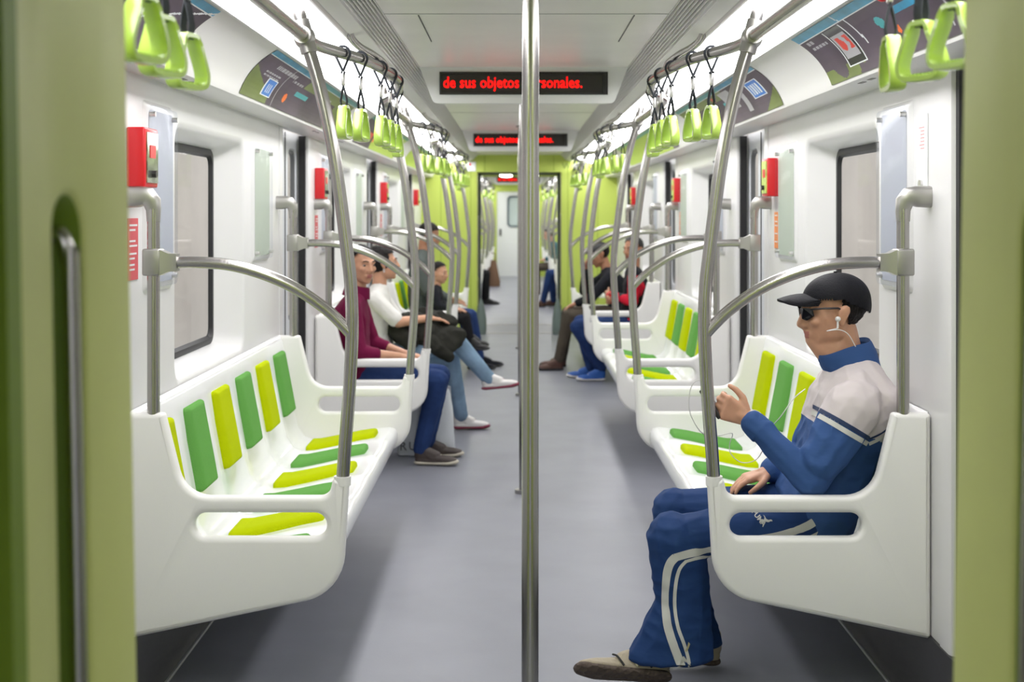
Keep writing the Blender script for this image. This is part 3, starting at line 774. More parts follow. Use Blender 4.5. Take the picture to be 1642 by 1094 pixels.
def paint_mid_r(u,v,L):
    if v>.90: return 2 if u<1.0 else 3
    if v>.88: return 4
    if inr(u,v,.20,.46,.34,.72): return 5 if not (inr(u,v,.23,.44,.40,.64) and int(u*40)%2==0) else 4
    if inr(u,v,.18,.48,.32,.74): return 4
    if inr(u,v,.62,.72,.12,.8): return 10
    if inr(u,v,.86,1.15,.3,.82): return 10
    if inr(u,v,1.15,1.22,.45,.55): return 3
    if (u-1.35)**2*4+(v-.74)**2<.006: return 6
    if (u-1.32)**2*5+(v-.28)**2<.006: return 7
    if inr(u,v,1.6,1.8,.2,.5): return 6
    if textrow(u,v,.35,.5,.8,.86): return 10
    if v<.3-1.2*u+.12 and u<.5: return 1
    if u>1.0 and v>.66: return 1
    return 0
def paint_right1(u,v,L):   # u towards far end; L-u from the visible end
    w=L-u
    if v>.86: return 2 if not abs(w-.56-(.96-v)*.1)<.006 else 4
    if v>.845: return 4
    if abs(w-.62-(.6-v)*.02)<.006 and v>.35: return 4
    if inr(w,v,.31,.53,.14,.82):
        if inr(w,v,.335,.505,.27,.70):
            return 6 if noise.noise(V((w*22,v*7,1)))>-.05 and inr(w,v,.36,.49,.4,.64) else 10
        return 4 if (v<.16 or w>.522 or w<.318) else 8
    if textrow(w,v,.06,.14,.74,.80,90) or textrow(w,v,.06,.27,.62,.67,90): return 10
    if inr(w,v,1.0,1.5,.55,.66): return 2
    if (w-.95)**2*20+(v-.36)**2<.006: return 7
    if int(w*40)%3==0 and inr(w,v,1.1,1.9,.1,.5) and noise.noise(V((w*30,v*3,2)))>.1: return 10
    if (w-.85)**2*8+(v-.55)**2<.01: return 3
    if w<.5 and v<.22 and noise.noise(V((w*5,v*3,5)))>-.1: return 1
    return 0
advert(-1,1.9,4.04,paint_left1,'dark curved advert with white shapes at the top left, behind the big strap handles')
advert(-1,5.0,7.6,paint_mid,'curved advert on the left cove with small blue table and orange dot')
advert(-1,8.45,11.2,paint_green,'small plum and green curved advert on the left, further down above the second bench')
advert(-1,12.2,15.6,lambda u,v,L: 3 if v>.9 else 9,'distant plain green curved panel on the left cove before the end wall')
advert(1,1.9,4.70,paint_right1,'dark curved advert with a black-framed red picture at the top right')
advert(1,5.55,8.15,paint_mid_r,'curved advert on the right cove with a small blue table, behind the leaning pole')
advert(1,9.1,12.9,lambda u,v,L: 3 if v>.9 else (6 if (u-.6)**2*4+(v-.6)**2<.01 else (0 if u<.3 else (4 if inr(u,v,1.2,1.5,.2,.6) else 9))),'distant green curved advert with a dark red dot on the right cove')
advert(1,13.6,16.0,lambda u,v,L: 3 if v>.9 else 9,'distant plain green curved panel on the right cove before the end wall')
# little slots on the cove underside
mb=MB()
for s in (-1,1):
    for y in (4.30,4.42,7.1,7.22,8.1,8.22): mb.box((s*1.13,y,1.9885),(s*1.145,y+.06,1.991))
trim(mb,mat('slot_dark',(.2,.19,.18),.5),(0,6,1.99),smooth=False)
# red alarm knobs on the right/left cove
for s,y,v,lb in ((1,3.6,.86,'dark red round knob on the advert at the top right beside the strap handle'),):
    p=cove_pt(v,.012); bm=bmesh.new(); bmesh.ops.create_uvsphere(bm,u_segments=16,v_segments=10,radius=.018)
    tag(MB().addbm(bm,0,Matrix.Translation((s*p.x,y,p.y))).build('alarm_knob',REDM,loc=(s*p.x,y,p.y)),lb,'knob')

# ================================================================ CAMERA, WORLD
cam=bpy.data.cameras.new('camera'); co=bpy.data.objects.new('camera',cam); COL.objects.link(co); S.camera=co
co.location=(CAMX,0,1.55); co.rotation_euler=(math.radians(90),0,0)
cam.sensor_width=36; cam.lens=2100/1642*36; cam.shift_x=-7/1642; cam.shift_y=-207/1642; cam.clip_start=.05
cam.dof.use_dof=True; cam.dof.focus_distance=4.3; cam.dof.aperture_fstop=3.8
w=bpy.data.worlds.new('world'); S.world=w; w.use_nodes=True
w.node_tree.nodes['Background'].inputs[0].default_value=(.95,.97,1,1); w.node_tree.nodes['Background'].inputs[1].default_value=1.3
S.view_settings.view_transform='Standard'; S.view_settings.look='None'; S.view_settings.gamma=1; S.view_settings.exposure=0
S.cycles.max_bounces=8; S.cycles.diffuse_bounces=5; S.cycles.glossy_bounces=4; S.cycles.transparent_max_bounces=12
try: S.cycles.use_denoising=True
except Exception: pass
# ================================================================ PEOPLE
def sph(bm_pts,c,r,M=None,sub=2):
    key=sub
    if key not in SPH:
        b=bmesh.new(); bmesh.ops.create_icosphere(b,subdivisions=sub,radius=1); SPH[key]=[v.co.copy() for v in b.verts]; b.free()
    rv=V((r,r,r)) if isinstance(r,(int,float)) else V(r)
    for p in SPH[key]:
        q=V((p.x*rv.x,p.y*rv.y,p.z*rv.z))
        if M: q=M@q
        bm_pts.append(V(c)+q)
SPH={}
def hull(balls):
    pts=[]
    for b in balls: sph(pts,b[0],b[1],b[2] if len(b)>2 else None)
    bm=bmesh.new(); vs=[bm.verts.new(p) for p in pts]
    r=bmesh.ops.convex_hull(bm,input=vs)
    bmesh.ops.delete(bm,geom=[v for v in bm.verts if not v.link_faces],context='VERTS')
    bm.verts.index_update(); a=[v.co.copy() for v in bm.verts]; f=[tuple(v.index for v in q.verts) for q in bm.faces]; bm.free(); return a,f
def remesh(pieces,vox,smooth=4,wr=0,wf=8,wst=(1,1,1),fac=.5):
    vs=[];fs=[]
    for balls in pieces:
        a,f=hull(balls); k=len(vs); vs+=a; fs+=[tuple(i+k for i in q) for q in f]
    me=bpy.data.meshes.new('t'); me.from_pydata(vs,[],fs); o=bpy.data.objects.new('t',me); COL.objects.link(o)
    m=o.modifiers.new('r','REMESH'); m.mode='VOXEL'; m.voxel_size=vox; m.use_smooth_shade=True
    m=o.modifiers.new('s','SMOOTH'); m.factor=fac; m.iterations=smooth
    dg=bpy.context.evaluated_depsgraph_get(); dg.update(); r=bpy.data.meshes.new_from_object(o.evaluated_get(dg))
    bpy.data.objects.remove(o); bpy.data.meshes.remove(me)
    if wr:
        ns=[v.normal.copy() for v in r.vertices]
        for v,n in zip(r.vertices,ns):
            p=V((v.co.x*wf*wst[0],v.co.y*wf*wst[1],v.co.z*wf*wst[2]))
            w=noise.noise(p)+.5*noise.noise(p*2.3+V((5,1,2)))
            rid=1-abs(noise.noise(p*1.4+V((3,3,3))))*2.2
            v.co+=n*(w*.6+max(rid,-.3)*.7)*wr
    r.update()
    return r
def meshobj(me,name,mats,parent,fn=None):
    if not isinstance(mats,(list,tuple)): mats=[mats]
    me.name=name
    for m in mats: me.materials.append(m)
    for p in me.polygons:
        p.use_smooth=True
        if fn: p.material_index=fn(p.center)
    off=wloc(parent)
    bv=BVHTree.FromPolygons([v.co.copy() for v in me.vertices],[tuple(p.vertices) for p in me.polygons])
    me.transform(Matrix.Translation(-off)); o=bpy.data.objects.new(name,me); COL.objects.link(o); o.parent=parent
    return o,bv
def frame(fwd,up=(0,0,1)):
    f=V(fwd).normalized(); r=f.cross(V(up)).normalized(); u=r.cross(f).normalized()
    return Matrix((r,f,u)).transposed()      # columns: right, forward, up
SKIN=[mat('skin_tan',(.56,.30,.19),.5,sss=.15,var=.06,vscale=25),mat('lip_rose',(.42,.15,.12),.45)]
SKIN2=[mat('skin_brown',(.40,.19,.11),.5,sss=.15,var=.06,vscale=25),mat('lip_brown',(.30,.10,.08),.45)]
HAIRM=mat('hair_black',(.012,.010,.010),.55,bump=.8,bscale=120,bstretch=(1,1,.25))
HAIRG=mat('hair_grey',(.05,.047,.045),.6,bump=.8,bscale=120,bstretch=(1,1,.25))
EYEW=mat('eye_white',(.36,.31,.28),.4); EYED=mat('eye_iris',(.03,.015,.01),.2)
def head_pieces(C,M,k=1.):
    def b(x,y,z,r,R=None):
        rr_=(r,r,r) if isinstance(r,(int,float)) else r
        MM=M if R is None else M@R
        return (V(C)+M@(V((x,y,z))*k), tuple(q*k for q in rr_), MM)
    P=[[b(0,-.014,.035,(.076,.096,.086))],[b(0,.012,-.01,(.069,.082,.085))],
       [b(0,.022,-.04,(.060,.066,.07)),b(.0,.048,-.088,(.030,.030,.026))],
       [b(.042,-.002,-.055,(.022,.028,.03)),b(0,.060,-.098,(.020,.018,.017))],[b(-.042,-.002,-.055,(.022,.028,.03)),b(0,.060,-.098,(.020,.018,.017))],
       [b(0,.089,.012,.008),b(0,.106,-.028,.0115)],[b(0,.106,-.028,.0115),b(0,.092,-.036,.012)],
       [b(.013,.092,-.033,.009)],[b(-.013,.092,-.033,.009)],
       [b(.038,.076,.024,.010),b(.010,.086,.022,.009)],[b(-.038,.076,.024,.010),b(-.010,.086,.022,.009)],
       [b(.036,.066,-.020,(.022,.018,.018))],[b(-.036,.066,-.020,(.022,.018,.018))],
       [b(0,.080,-.055,(.022,.016,.009))],[b(0,.078,-.068,(.020,.016,.009))],
       [b(0,.076,-.061,(.028,.014,.02))]]
    for s in (-1,1):
        P.append([b(s*.079,-.014,.002,(.010,.017,.020)),b(s*.084,-.022,.014,(.009,.018,.018)),b(s*.077,-.010,-.028,(.008,.009,.011))])
    return P
def lipfn(C,M,k=1.):
    Mi=M.inverted()
    def f(c):
        q=(Mi@(c-V(C)))/k
        return 1 if (q.y>.084 and abs(q.x)<.024 and -.074<q.z<-.050) else 0
    return f
def hair(C,M,k,parent,keep,m=HAIRM,r=(.083,.103,.093),c=(0,-.017,.036),name='hair',amp=.004):
    b=bmesh.new(); bmesh.ops.create_icosphere(b,subdivisions=5,radius=1)
    for v in b.verts:
        n=noise.noise(v.co*6)*amp+noise.noise(v.co*17)*amp*.6
        v.co=V((c[0]+v.co.x*(r[0]+n),c[1]+v.co.y*(r[1]+n),c[2]+v.co.z*(r[2]+n)))
    bmesh.ops.delete(b,geom=[f for f in b.faces if not keep(f.calc_center_median())],context='FACES')
    T=Matrix.Translation(V(C))@M.to_4x4()@Matrix.Scale(k,4)
    return MB().addbm(b,0,T).build(name,m,parent,ang=80)
def short_hair(q): 
    if q.z<-.055: return False
    if q.y>.040 and q.z<.078+(q.y-.04)*.1: return False
    if q.y>-.022 and q.z<.012+max(0,q.y)*.5: return False
    if q.y>.0 and q.z<.045+ (q.y)*.7: return False
    return True
def eyes(C,M,k,parent,brow=HAIRM):
    for s in (-1,1):
        b=bmesh.new(); bmesh.ops.create_uvsphere(b,u_segments=16,v_segments=10,radius=.0118*k)
        c=V(C)+M@(V((s*.031,.0705,.003))*k)
        mb=MB().addbm(b,0,Matrix.Translation(c)@M.to_4x4())
        Mi=M.inverted()
        for i,f in enumerate(mb.f):
            q=Mi@((sum((mb.v[j] for j in f),V())/len(f))-c)
            if q.y>.0085*k: mb.m[i]=1
        mb.build('eye',[EYEW,EYED],parent)
        MB().tube([V(C)+M@(V((s*x,y,z))*k) for x,y,z in ((.014,.093,.026),(.030,.090,.031),(.046,.078,.027))],.0035*k,8,sm=3).build('eyebrow',brow,parent)
def hand_pieces(w,d,n,curl=.5,side=1,k=1.,thumb=.6,spread=.06):
    """w wrist, d pointing direction, n palm-facing direction, side: +1 thumb towards n x d"""
    w=V(w); d=V(d).normalized(); n=V(n); n=(n-d*n.dot(d)).normalized(); t=n.cross(d).normalized()*side   # t: towards the thumb
    P=[]
    pr=lambda a,b,c: w+d*a*k+t*b*k+n*c*k
    P.append([(w,.026*k),(pr(.03,.0,.0),.022*k)])
    P.append([(pr(.02,.012,0),.017*k),(pr(.02,-.014,0),.016*k),(pr(.085,.032,0),.0125*k),(pr(.08,-.032,0),.012*k)])
    for i,(b,L,a0) in enumerate(((.031,.072,.088),(.011,.080,.092),(-.010,.075,.090),(-.030,.060,.082))):
        p=pr(a0-.01,b,0); ang=curl*.5+.05*i*curl; dd=(d+t*(b*spread*20*(1-curl))).normalized()
        segs=(.46,.30,.24); r=(.0098,.0088,.0080,.0070)
        for j,sg in enumerate(segs):
            v=dd*math.cos(ang)+n*math.sin(ang); q=p+v*L*sg*k
            P.append([(p,r[j]*k),(q,r[j+1]*k)]); p=q; ang+=curl*(1.0 if j==0 else .75)
    p=pr(.022,.022,.006); dirs=[(d*.62+t*.72+n*.35*thumb),(d*.88+t*.35+n*.45*thumb),(d*.95+t*.05+n*.5*thumb)]
    for j,(L,r0,r1) in enumerate(((.040,.0155,.0125),(.033,.0120,.0105),(.026,.0105,.0080))):
        q=p+dirs[j].normalized()*L*k; P.append([(p,r0*k),(q,r1*k)]); p=q
    return P
def shoe(parent,heel,dirv,upv,L,mu,ms,ml=None,w=.048):
    """heel point on the sole bottom; dirv toe direction; upv up"""
    M=frame(dirv,upv); H=V(heel)
    b=lambda x,y,z,r: (H+M@V((x,y,z)),r if isinstance(r,(int,float)) else r, M)
    k=L/.29
    up=[[b(0,.040*k,.055,(.036,.038,.03)),b(0,.050*k,.112,(.038,.042,.012)),b(0,.10*k,.05,(.036,.04,.03))],
        [b(0,.052*k,.105,(.036,.040,.014)),b(0,.14*k,.062,(.036,.03,.024)),b(0,.11*k,.045,(.04,.03,.02))],
        [b(0,.12*k,.042,(.04,.03,.026)),b(.004,.215*k,.035,(.042,.036,.022)),b(.002,.25*k,.030,(.034,.024,.018))],
        [b(0,.04*k,.03,(.036,.036,.02)),b(0,.215*k,.026,(.045,.04,.016))]]
    so=[[b(0,.038*k,.014,(.041,.040,.015)),b(0,.12*k,.014,(.039,.04,.015))],[b(0,.11*k,.014,(.039,.04,.015)),b(.002,.215*k,.015,(w,.045,.016)),b(.002,.25*k,.022,(.039,.036,.018))]]
    o,bv=meshobj(remesh(up,.005,3),'shoe',mu,parent)
    s_,_=meshobj(remesh(so,.005,2),'sole',ms,o)
    mb=MB()
    for i in range(4):
        y=(.125+.022*i)*k; z=.083-.010*i
        mb.tube([H+M@V((-.022,y,z-.008)),H+M@V((0,y+.004,z+.002)),H+M@V((.022,y,z-.008))],.0028,6)
    mb.build('laces',ml or ms,o)
    return o,M,H
def person(name_label,s,x0,D,J,group=None,k=1.0,top=None,bottom=None,sleeve=1.0,vox=.007,skin=SKIN,head_dir=None,head_up=(0,0,1),hair_fn=short_hair,hairm=HAIRM,shoes=None,hands=None,topfn=None,wr=.004,slv_m=None,headk=1.,flare=None,collar=None,eye=True,hemz=0.,haircfg=None,tt=.012,extra=None,xbody=None):
    """J: joints in the sitter's frame (forward, left, up)"""
    P=lambda q: V((s*(x0-q[0]),D-s*q[1],q[2]))
    d=dict(pelvis=(0,0,.54),waist=(-.04,0,.70),chest=(-.03,0,.88),neck=(.0,0,1.03),head=(.05,0,1.19),
      shL=(-.02,.175,.97),shR=(-.02,-.175,.97),elL=(.06,.23,.72),elR=(.06,-.23,.72),wrL=(.28,.13,.655),wrR=(.28,-.13,.655),
      hipL=(.0,.09,.53),hipR=(0,-.09,.53),knL=(.46,.13,.51),knR=(.46,-.13,.51),anL=(.43,.13,.10),anR=(.43,-.13,.10))
    d.update(J); j={n:P(q) for n,q in d.items()}
    root=empty('person',(s*x0,D,0)); tag(root,name_label,'person',group)
    L=(P((0,1,0))-P((0,0,0))); F=(P((1,0,0))-P((0,0,0)))
    hd=V(head_dir) if head_dir else F
    M=frame(hd,head_up); HC=j['head']
    def torso(t):
        e=lambda c,w,r: [(j[c]+L*w*k,(r+t)*k),(j[c]-L*w*k,(r+t)*k)]
        pel=e('pelvis',.075,.105); wai=e('waist',.06,.095); che=e('chest',.08,.105)
        upp=[(j['shL']-L*.03*k,(.05+t)*k),(j['shR']+L*.03*k,(.05+t)*k),(j['neck']-V((0,0,.03)),(.055+t)*k)]
        return [pel+wai,wai+che,che+upp]
    def limb(a,b,r0,r1): return [[(a,r0*k),(b,r1*k)]]
    body=torso(-.012)
    body+=head_pieces(HC,M,headk)
    body+=[[(j['neck']-V((0,0,.02)),.056*k),(HC+M@V((0,-.03,-.06))*headk,.050*headk)]]
    for sd in 'LR':
        body+=limb(j['sh'+sd],j['el'+sd],.052,.038)+limb(j['el'+sd],j['wr'+sd],.039,.026)
        body+=limb(j['hip'+sd],j['kn'+sd],.078,.055)+limb(j['kn'+sd],j['an'+sd],.052,.035)
        h=(hands or {}).get(sd)
        lat=1 if sd=='L' else -1
        if h is None: h=dict(d=(1,-.25*lat,-.15),n=(0,0,-1),curl=.25)
        dv=P(h['d'])-P((0,0,0)); nv=P(h['n'])-P((0,0,0))
        # thumb on the inner side for palms down
        body+=hand_pieces(j['wr'+sd],dv,nv,h['curl'],h.get('side',(1 if sd=='L' else -1)*1),k,h.get('thumb',.6))
        body+=[[(j['an'+sd],.034*k),(j['an'+sd]+(j['an'+sd]-j['kn'+sd]).normalized()*.03,.03*k)]]
    body+=[[(P(q[0]),q[1]) for q in H] for H in (xbody or [])]
    bo,_=meshobj(remesh(body,vox,3),'body',skin,root,lipfn(HC,M,headk))
    out=dict(root=root,j=j,M=M,HC=HC,L=L,F=F,body=bo,P=P)
    # top
    tp=torso(tt)
    for sd in 'LR':
        a,b,c=j['sh'+sd],j['el'+sd],j['wr'+sd]
        tp+=limb(a,b,.062,.052)
        tp+=[[(a,(.060)*k),(j['neck']-V((0,0,.02)),.055*k)]]
        if sleeve>.5: tp+=limb(b,b.lerp(c,(sleeve-.5)*2*.93),.052,.040)
        elif sleeve<.5: tp=tp[:-2]+limb(a,a.lerp(b,sleeve*2),.062,.056)+tp[-1:]
    if sleeve<=.5:
        pass
    tp+=[[(P(q[0]),q[1]) for q in H] for H in (extra or [])]
    mats=top if isinstance(top,(list,tuple)) else [top]
    out['top'],out['topbv']=meshobj(remesh(tp,vox,4,wr,9),'jacket' if sleeve>.9 else 'shirt',mats,root,topfn)
    if collar:
        cm=MB(); c0=j['neck']; ax=(HC+M@V((0,-.03,-.07))-c0).normalized()
        a=ax.cross(V((0,1,0))).normalized(); b=ax.cross(a); rings=[]
        for (h,r) in ((-.02,.082),(.01,.078),(.045,.071),(.052,.067),(.045,.062),(.0,.066)):
            rings.append([c0+ax*h*k+(a*math.cos(q)*1.08+b*math.sin(q))*r*k for q in [2*math.pi*i/32 for i in range(32)]])
        loft(cm,rings); out['collar']=cm.build('collar',collar,root)
    # bottom
    bt=[[(j['pelvis']+L*.075*k,.117*k),(j['pelvis']-L*.075*k,.117*k)]]
    for sd in 'LR':
        bt+=[[(j['pelvis']+ (L if sd=='L' else -L)*.06*k,.112*k),(j['hip'+sd]+F*.08,.092*k)]]
        bt+=limb(j['hip'+sd],j['kn'+sd],.096,.070)
        fl=(flare or {}).get(sd)
        if fl: bt+=fl(j)
        else: bt+=limb(j['kn'+sd],j['an'+sd]+V((0,0,hemz)),.069,.052)
    out['bot'],out['botbv']=meshobj(remesh(bt,vox,4,wr*.6,7,(1,1,2.2)),'trousers',bottom,root)
    if hair_fn: hair(HC,M,headk,root,hair_fn,hairm,**(haircfg or {}))
    if eye: eyes(HC,M,headk,root,hairm)
    if shoes:
        for sd in 'LR':
            mu,ms=shoes[0],shoes[1]
            sp=(shoes[2] if len(shoes)>2 else {}).get(sd)
            an=j['an'+sd]
            if sp: hl,dv,uv=P(sp[0]),P(sp[1])-P((0,0,0)),P(sp[2])-P((0,0,0))
            else: hl,dv,uv=V((an.x,an.y,.002))-F*.045,F+ (L if sd=='L' else -L)*.12,V((0,0,1))
            out['shoe'+sd]=shoe(root,hl,dv,uv,(sp[3] if sp and len(sp)>3 else .285*k),mu,ms,shoes[3] if len(shoes)>3 else None)
    return out
def pxdir(x,y): return V(((x-828)/2100,1,(340-y)/2100)).normalized()
CAMP=V((CAMX,0,1.55))
def px_on(bv,x,y,off=.0015):
    h=bv.ray_cast(CAMP,pxdir(x,y))
    if h[0] is None:
        h=bv.find_nearest(CAMP+pxdir(x,y)*4.3); 
    n=h[1]; n=-n if n.dot(pxdir(x,y))>0 else n
    return h[0]+n*off,n
def stripe(bv,pts,w,name,m,parent,sm=6,off=.002,cross=3):
    p2,_=smooth_path([V((a,b,0)) for a,b in pts],[1]*len(pts),sm)
    ctr=[px_on(bv,p.x,p.y,off) for p in p2]; vs=[]
    for i,(c,n) in enumerate(ctr):
        t=(ctr[min(i+1,len(ctr)-1)][0]-ctr[max(i-1,0)][0]).normalized(); sd=t.cross(n).normalized()
        for k in range(cross+1):
            q=c+sd*w*(k/cross-.5); h=bv.find_nearest(q); nn=h[1]; nn=-nn if nn.dot(n)<0 else nn; vs.append(h[0]+nn*off)
    mb=MB().add(vs,[(i*(cross+1)+k,i*(cross+1)+k+1,(i+1)*(cross+1)+k+1,(i+1)*(cross+1)+k) for i in range(len(ctr)-1) for k in range(cross)])
    return mb.build(name,m,parent,fix=False)

# ---------------------------------------------------------------- the man in the cap
NAVY=mat('track_navy',(.034,.084,.235),.7,spec=.2,bump=.25,bscale=14,bstretch=(1,1,2.2))
NAVYD=mat('track_navy_dark',(.010,.028,.09),.65)
NAVYT=mat('trouser_navy',(.013,.042,.140),.7,spec=.2,bump=.25,bscale=14,bstretch=(1,1,2.2))
TWH=mat('track_white',(.58,.525,.525),.75,bump=.25,bscale=14)
STRP=mat('stripe_offwhite',(.56,.56,.52),.7)
CAPM=mat('cap_black',(.009,.009,.012),.6,bump=.2,bscale=200)
SHT=mat('shoe_taupe',(.36,.31,.23),.7,bump=.3,bscale=90); SOLB=mat('sole_brown',(.085,.062,.05),.75,bump=1.,bscale=55,voro=True)
LACEK=mat('lace_black',(.01,.01,.01),.6)
def flL(j):
    k=j['knL']; a=j['anL']
    return [[(k,.085),(V((k.x+.045,k.y,k.z-.03)),.065),(V((.500,a.y,.30)),(.092,.07,.03))],
            [(V((.500,a.y,.30)),(.092,.07,.03)),(V((.458,a.y,.115)),(.142,.082,.018))]]
def flR(j):
    k=j['knR']; a=j['anR']
    return [[(k,.078),(V((.53,a.y,.28)),(.085,.06,.03))],[(V((.53,a.y,.28)),(.085,.06,.03)),(V((.565,a.y,.085)),(.10,.065,.015))]]
def top1(c):
    # white yoke above a sloping seam
    arm = c.y<4.215
    if arm: return 1 if c.z> .905-.50*(c.x-.946) else 0
    return 1 if c.z>.862 else 0
P1=person('man in black cap and navy white tracksuit, nearest on the right, looking at a phone',1,.95,4.36,
  dict(pelvis=(0,0,.56),waist=(-.06,0,.70),chest=(-.115,0,.885),neck=(-.125,0,1.035),head=(-.062,.0,1.213),
    shL=(-.115,.18,.945),shR=(-.115,-.18,.95),elL=(.058,.235,.705),elR=(-.02,-.24,.70),wrL=(.235,.13,.880),wrR=(.125,-.10,.665),
    hipL=(.0,.09,.54),hipR=(.0,-.09,.54),knL=(.485,.135,.500),knR=(.445,-.13,.525),anL=(.47,.14,.17),anR=(.37,-.09,.15)),
  top=[NAVY,TWH,NAVYD],bottom=NAVYT,vox=.0048,head_dir=(-1,-.04,-.07),topfn=top1,wr=.008,extra=[[((-.19,.11,.93),.080),((-.19,-.11,.93),.080),((-.15,.05,1.0),.07),((-.15,-.05,1.0),.07)],[((-.19,.10,.93),.080),((-.19,-.10,.93),.080),((-.10,.05,.74),.10),((-.10,-.05,.74),.10)],[((-.15,.04,.985),.075),((-.08,0,.985),.06)],[((-.085,.185,.925),.088),((.03,.225,.76),.070)]],xbody=[[((.0,0,1.125),.026),((-.08,0,1.105),.056),((-.10,0,1.05),.064)]],flare=dict(L=flL,R=flR),tt=.02,
  hands=dict(L=dict(d=(.85,-.15,.42),n=(.25,-1,.25),curl=.95,side=1,thumb=.5),R=dict(d=(.9,.15,-.22),n=(0,0,-1),curl=.35,side=-1)),
  eye=False,hair_fn=lambda q: q.z<.05 and q.z>-.075+max(0,(q.y+.09))*.5 and q.y<-.015 and (q.y<-.035 or q.z>0.0),
  shoes=(SHT,SOLB,dict(L=((.480,.160,.042),(1,.06,.10),(-.10,-1.0,1),.34),R=((.29,-.09,.008),(1,-.05,.10),(-.1,.0,1),.31)),LACEK),headk=1.03,
  haircfg=dict(r=(.081,.101,.090)),hemz=0)
r1=P1['root']; M1=P1['M']; H1=P1['HC']
hl=lambda x,y,z: H1+M1@(V((x,y,z))*1.03)
# cap crown
b=bmesh.new(); bmesh.ops.create_icosphere(b,subdivisions=5,radius=1)
for v in b.verts: v.co=V((v.co.x*.092,-.022+v.co.y*(.115 if v.co.y>0 else .108),.030+.100*math.copysign(abs(v.co.z)**.86,v.co.z)))
bmesh.ops.delete(b,geom=[f for f in b.faces if (lambda q:q.z<.050+.50*min(q.y+.01,.0))(f.calc_center_median())],context='FACES')
T1=Matrix.Translation(H1)@M1.to_4x4()@Matrix.Scale(1.03,4)
cap=MB().addbm(b,0,T1).build('cap',CAPM,r1,ang=80)
mb=MB(); nb=16; vs=[]
for lay in (0,1):
    for i in range(nb+1):
        q=math.pi*(i/nb-.5); x=math.sin(q)
        for t in (0,.25,.5,.75,1.):
            y0=.045+.040*math.cos(q); y1=.060+.112*max(0,math.cos(q))**.6
            y=y0+(y1-y0)*t; z=.070+.004*t-.016*t*t-.020*x*x-(.006 if lay else 0)
            vs.append(hl(x*.078*(1-.06*t),y,z))
n5=5*(nb+1)
for lay in (0,1): mb.f+=[(lay*n5+i*5+k,lay*n5+i*5+k+1,lay*n5+(i+1)*5+k+1,lay*n5+(i+1)*5+k) for i in range(nb) for k in range(4)]
mb.f+=[(i*5+4,(i+1)*5+4,n5+(i+1)*5+4,n5+i*5+4) for i in range(nb)]
mb.v=vs; mb.m=[0]*len(mb.f); mb.build('brim',CAPM,cap,ang=60)
MB().tube([hl(0,-.022,.128),hl(0,-.022,.134)],.006,10).build('button',CAPM,cap)
tvb=[hl(x*.0,0,0) for x in ()]
# sunglasses
e=MB()
for s_ in (-1,1):
    pr=[hl(s_*x,y,z) for x,y,z in ((.008,.103,.022),(.036,.100,.026),(.060,.080,.024),(.061,.076,.000),(.040,.094,-.014),(.014,.101,-.010))]
    pi=[p-M1@V((0,.004,0)) for p in pr]; e.add(pr+pi,[(0,1,2,3,4,5),(11,10,9,8,7,6)]+[(i,(i+1)%6,6+(i+1)%6,6+i) for i in range(6)])
sg_=e.build('sunglasses',mat('lens_black',(.01,.01,.014),.08),r1,smooth=False)
e=MB()
for s_ in (-1,1): e.tube([hl(s_*.060,.080,.022),hl(s_*.077,.045,.024),hl(s_*.082,.0,.022),hl(s_*.083,-.022,.010)],.0032,8)
e.build('temple_arm',BLACK,sg_)
# collar, standing
cm=MB(); rings=[]
cb=V((1.088,4.36,1.018)); ct=V((1.050,4.36,1.103))
for (t,ra,rb,tl) in ((-.3,.080,.10,.030),(.0,.084,.092,.028),(.5,.091,.084,.026),(.92,.092,.080,.026),(1.0,.089,.077,.026),(.9,.079,.070,.022),(.2,.076,.075,.024)):
    c=cb.lerp(ct,t)
    rings.append([c+V((ra*math.cos(q),rb*math.sin(q),tl*math.cos(q)+.004*math.sin(3*q+t*6))) for q in [2*math.pi*i/48 for i in range(48)]])
loft(cm,rings); cm.build('collar',NAVY,r1)
# decals on the jacket
bt=P1['topbv']
stripe(bt,[(1304,652),(1330,666),(1362,684),(1393,703)],.013,'navy_piping',NAVYD,P1['top'])
stripe(bt,[(1302,661),(1328,675),(1360,694),(1391,712)],.016,'white_piping',STRP,P1['top'])
stripe(bt,[(1393,712),(1410,704),(1424,694)],.012,'white_piping',STRP,P1['top'])
stripe(bt,[(1394,704),(1411,696),(1425,686)],.007,'navy_piping',NAVYD,P1['top'])
# cuff
w_=P1['j']['wrL']; e_=P1['j']['elL']; dv=(w_-e_).normalized()
MB().tube([w_-dv*.062,w_-dv*.055,w_-dv*.030,w_-dv*.008,w_-dv*.003],[.040,.044,.043,.040,.035],20,sm=3).build('cuff',NAVY,P1['top'])
w_=P1['j']['wrR']; e_=P1['j']['elR']; dv=(w_-e_).normalized()
MB().tube([w_-dv*.06,w_-dv*.05,w_-dv*.015,w_-dv*.005],[.040,.043,.041,.034],20,sm=3).build('cuff',NAVY,P1['top'])
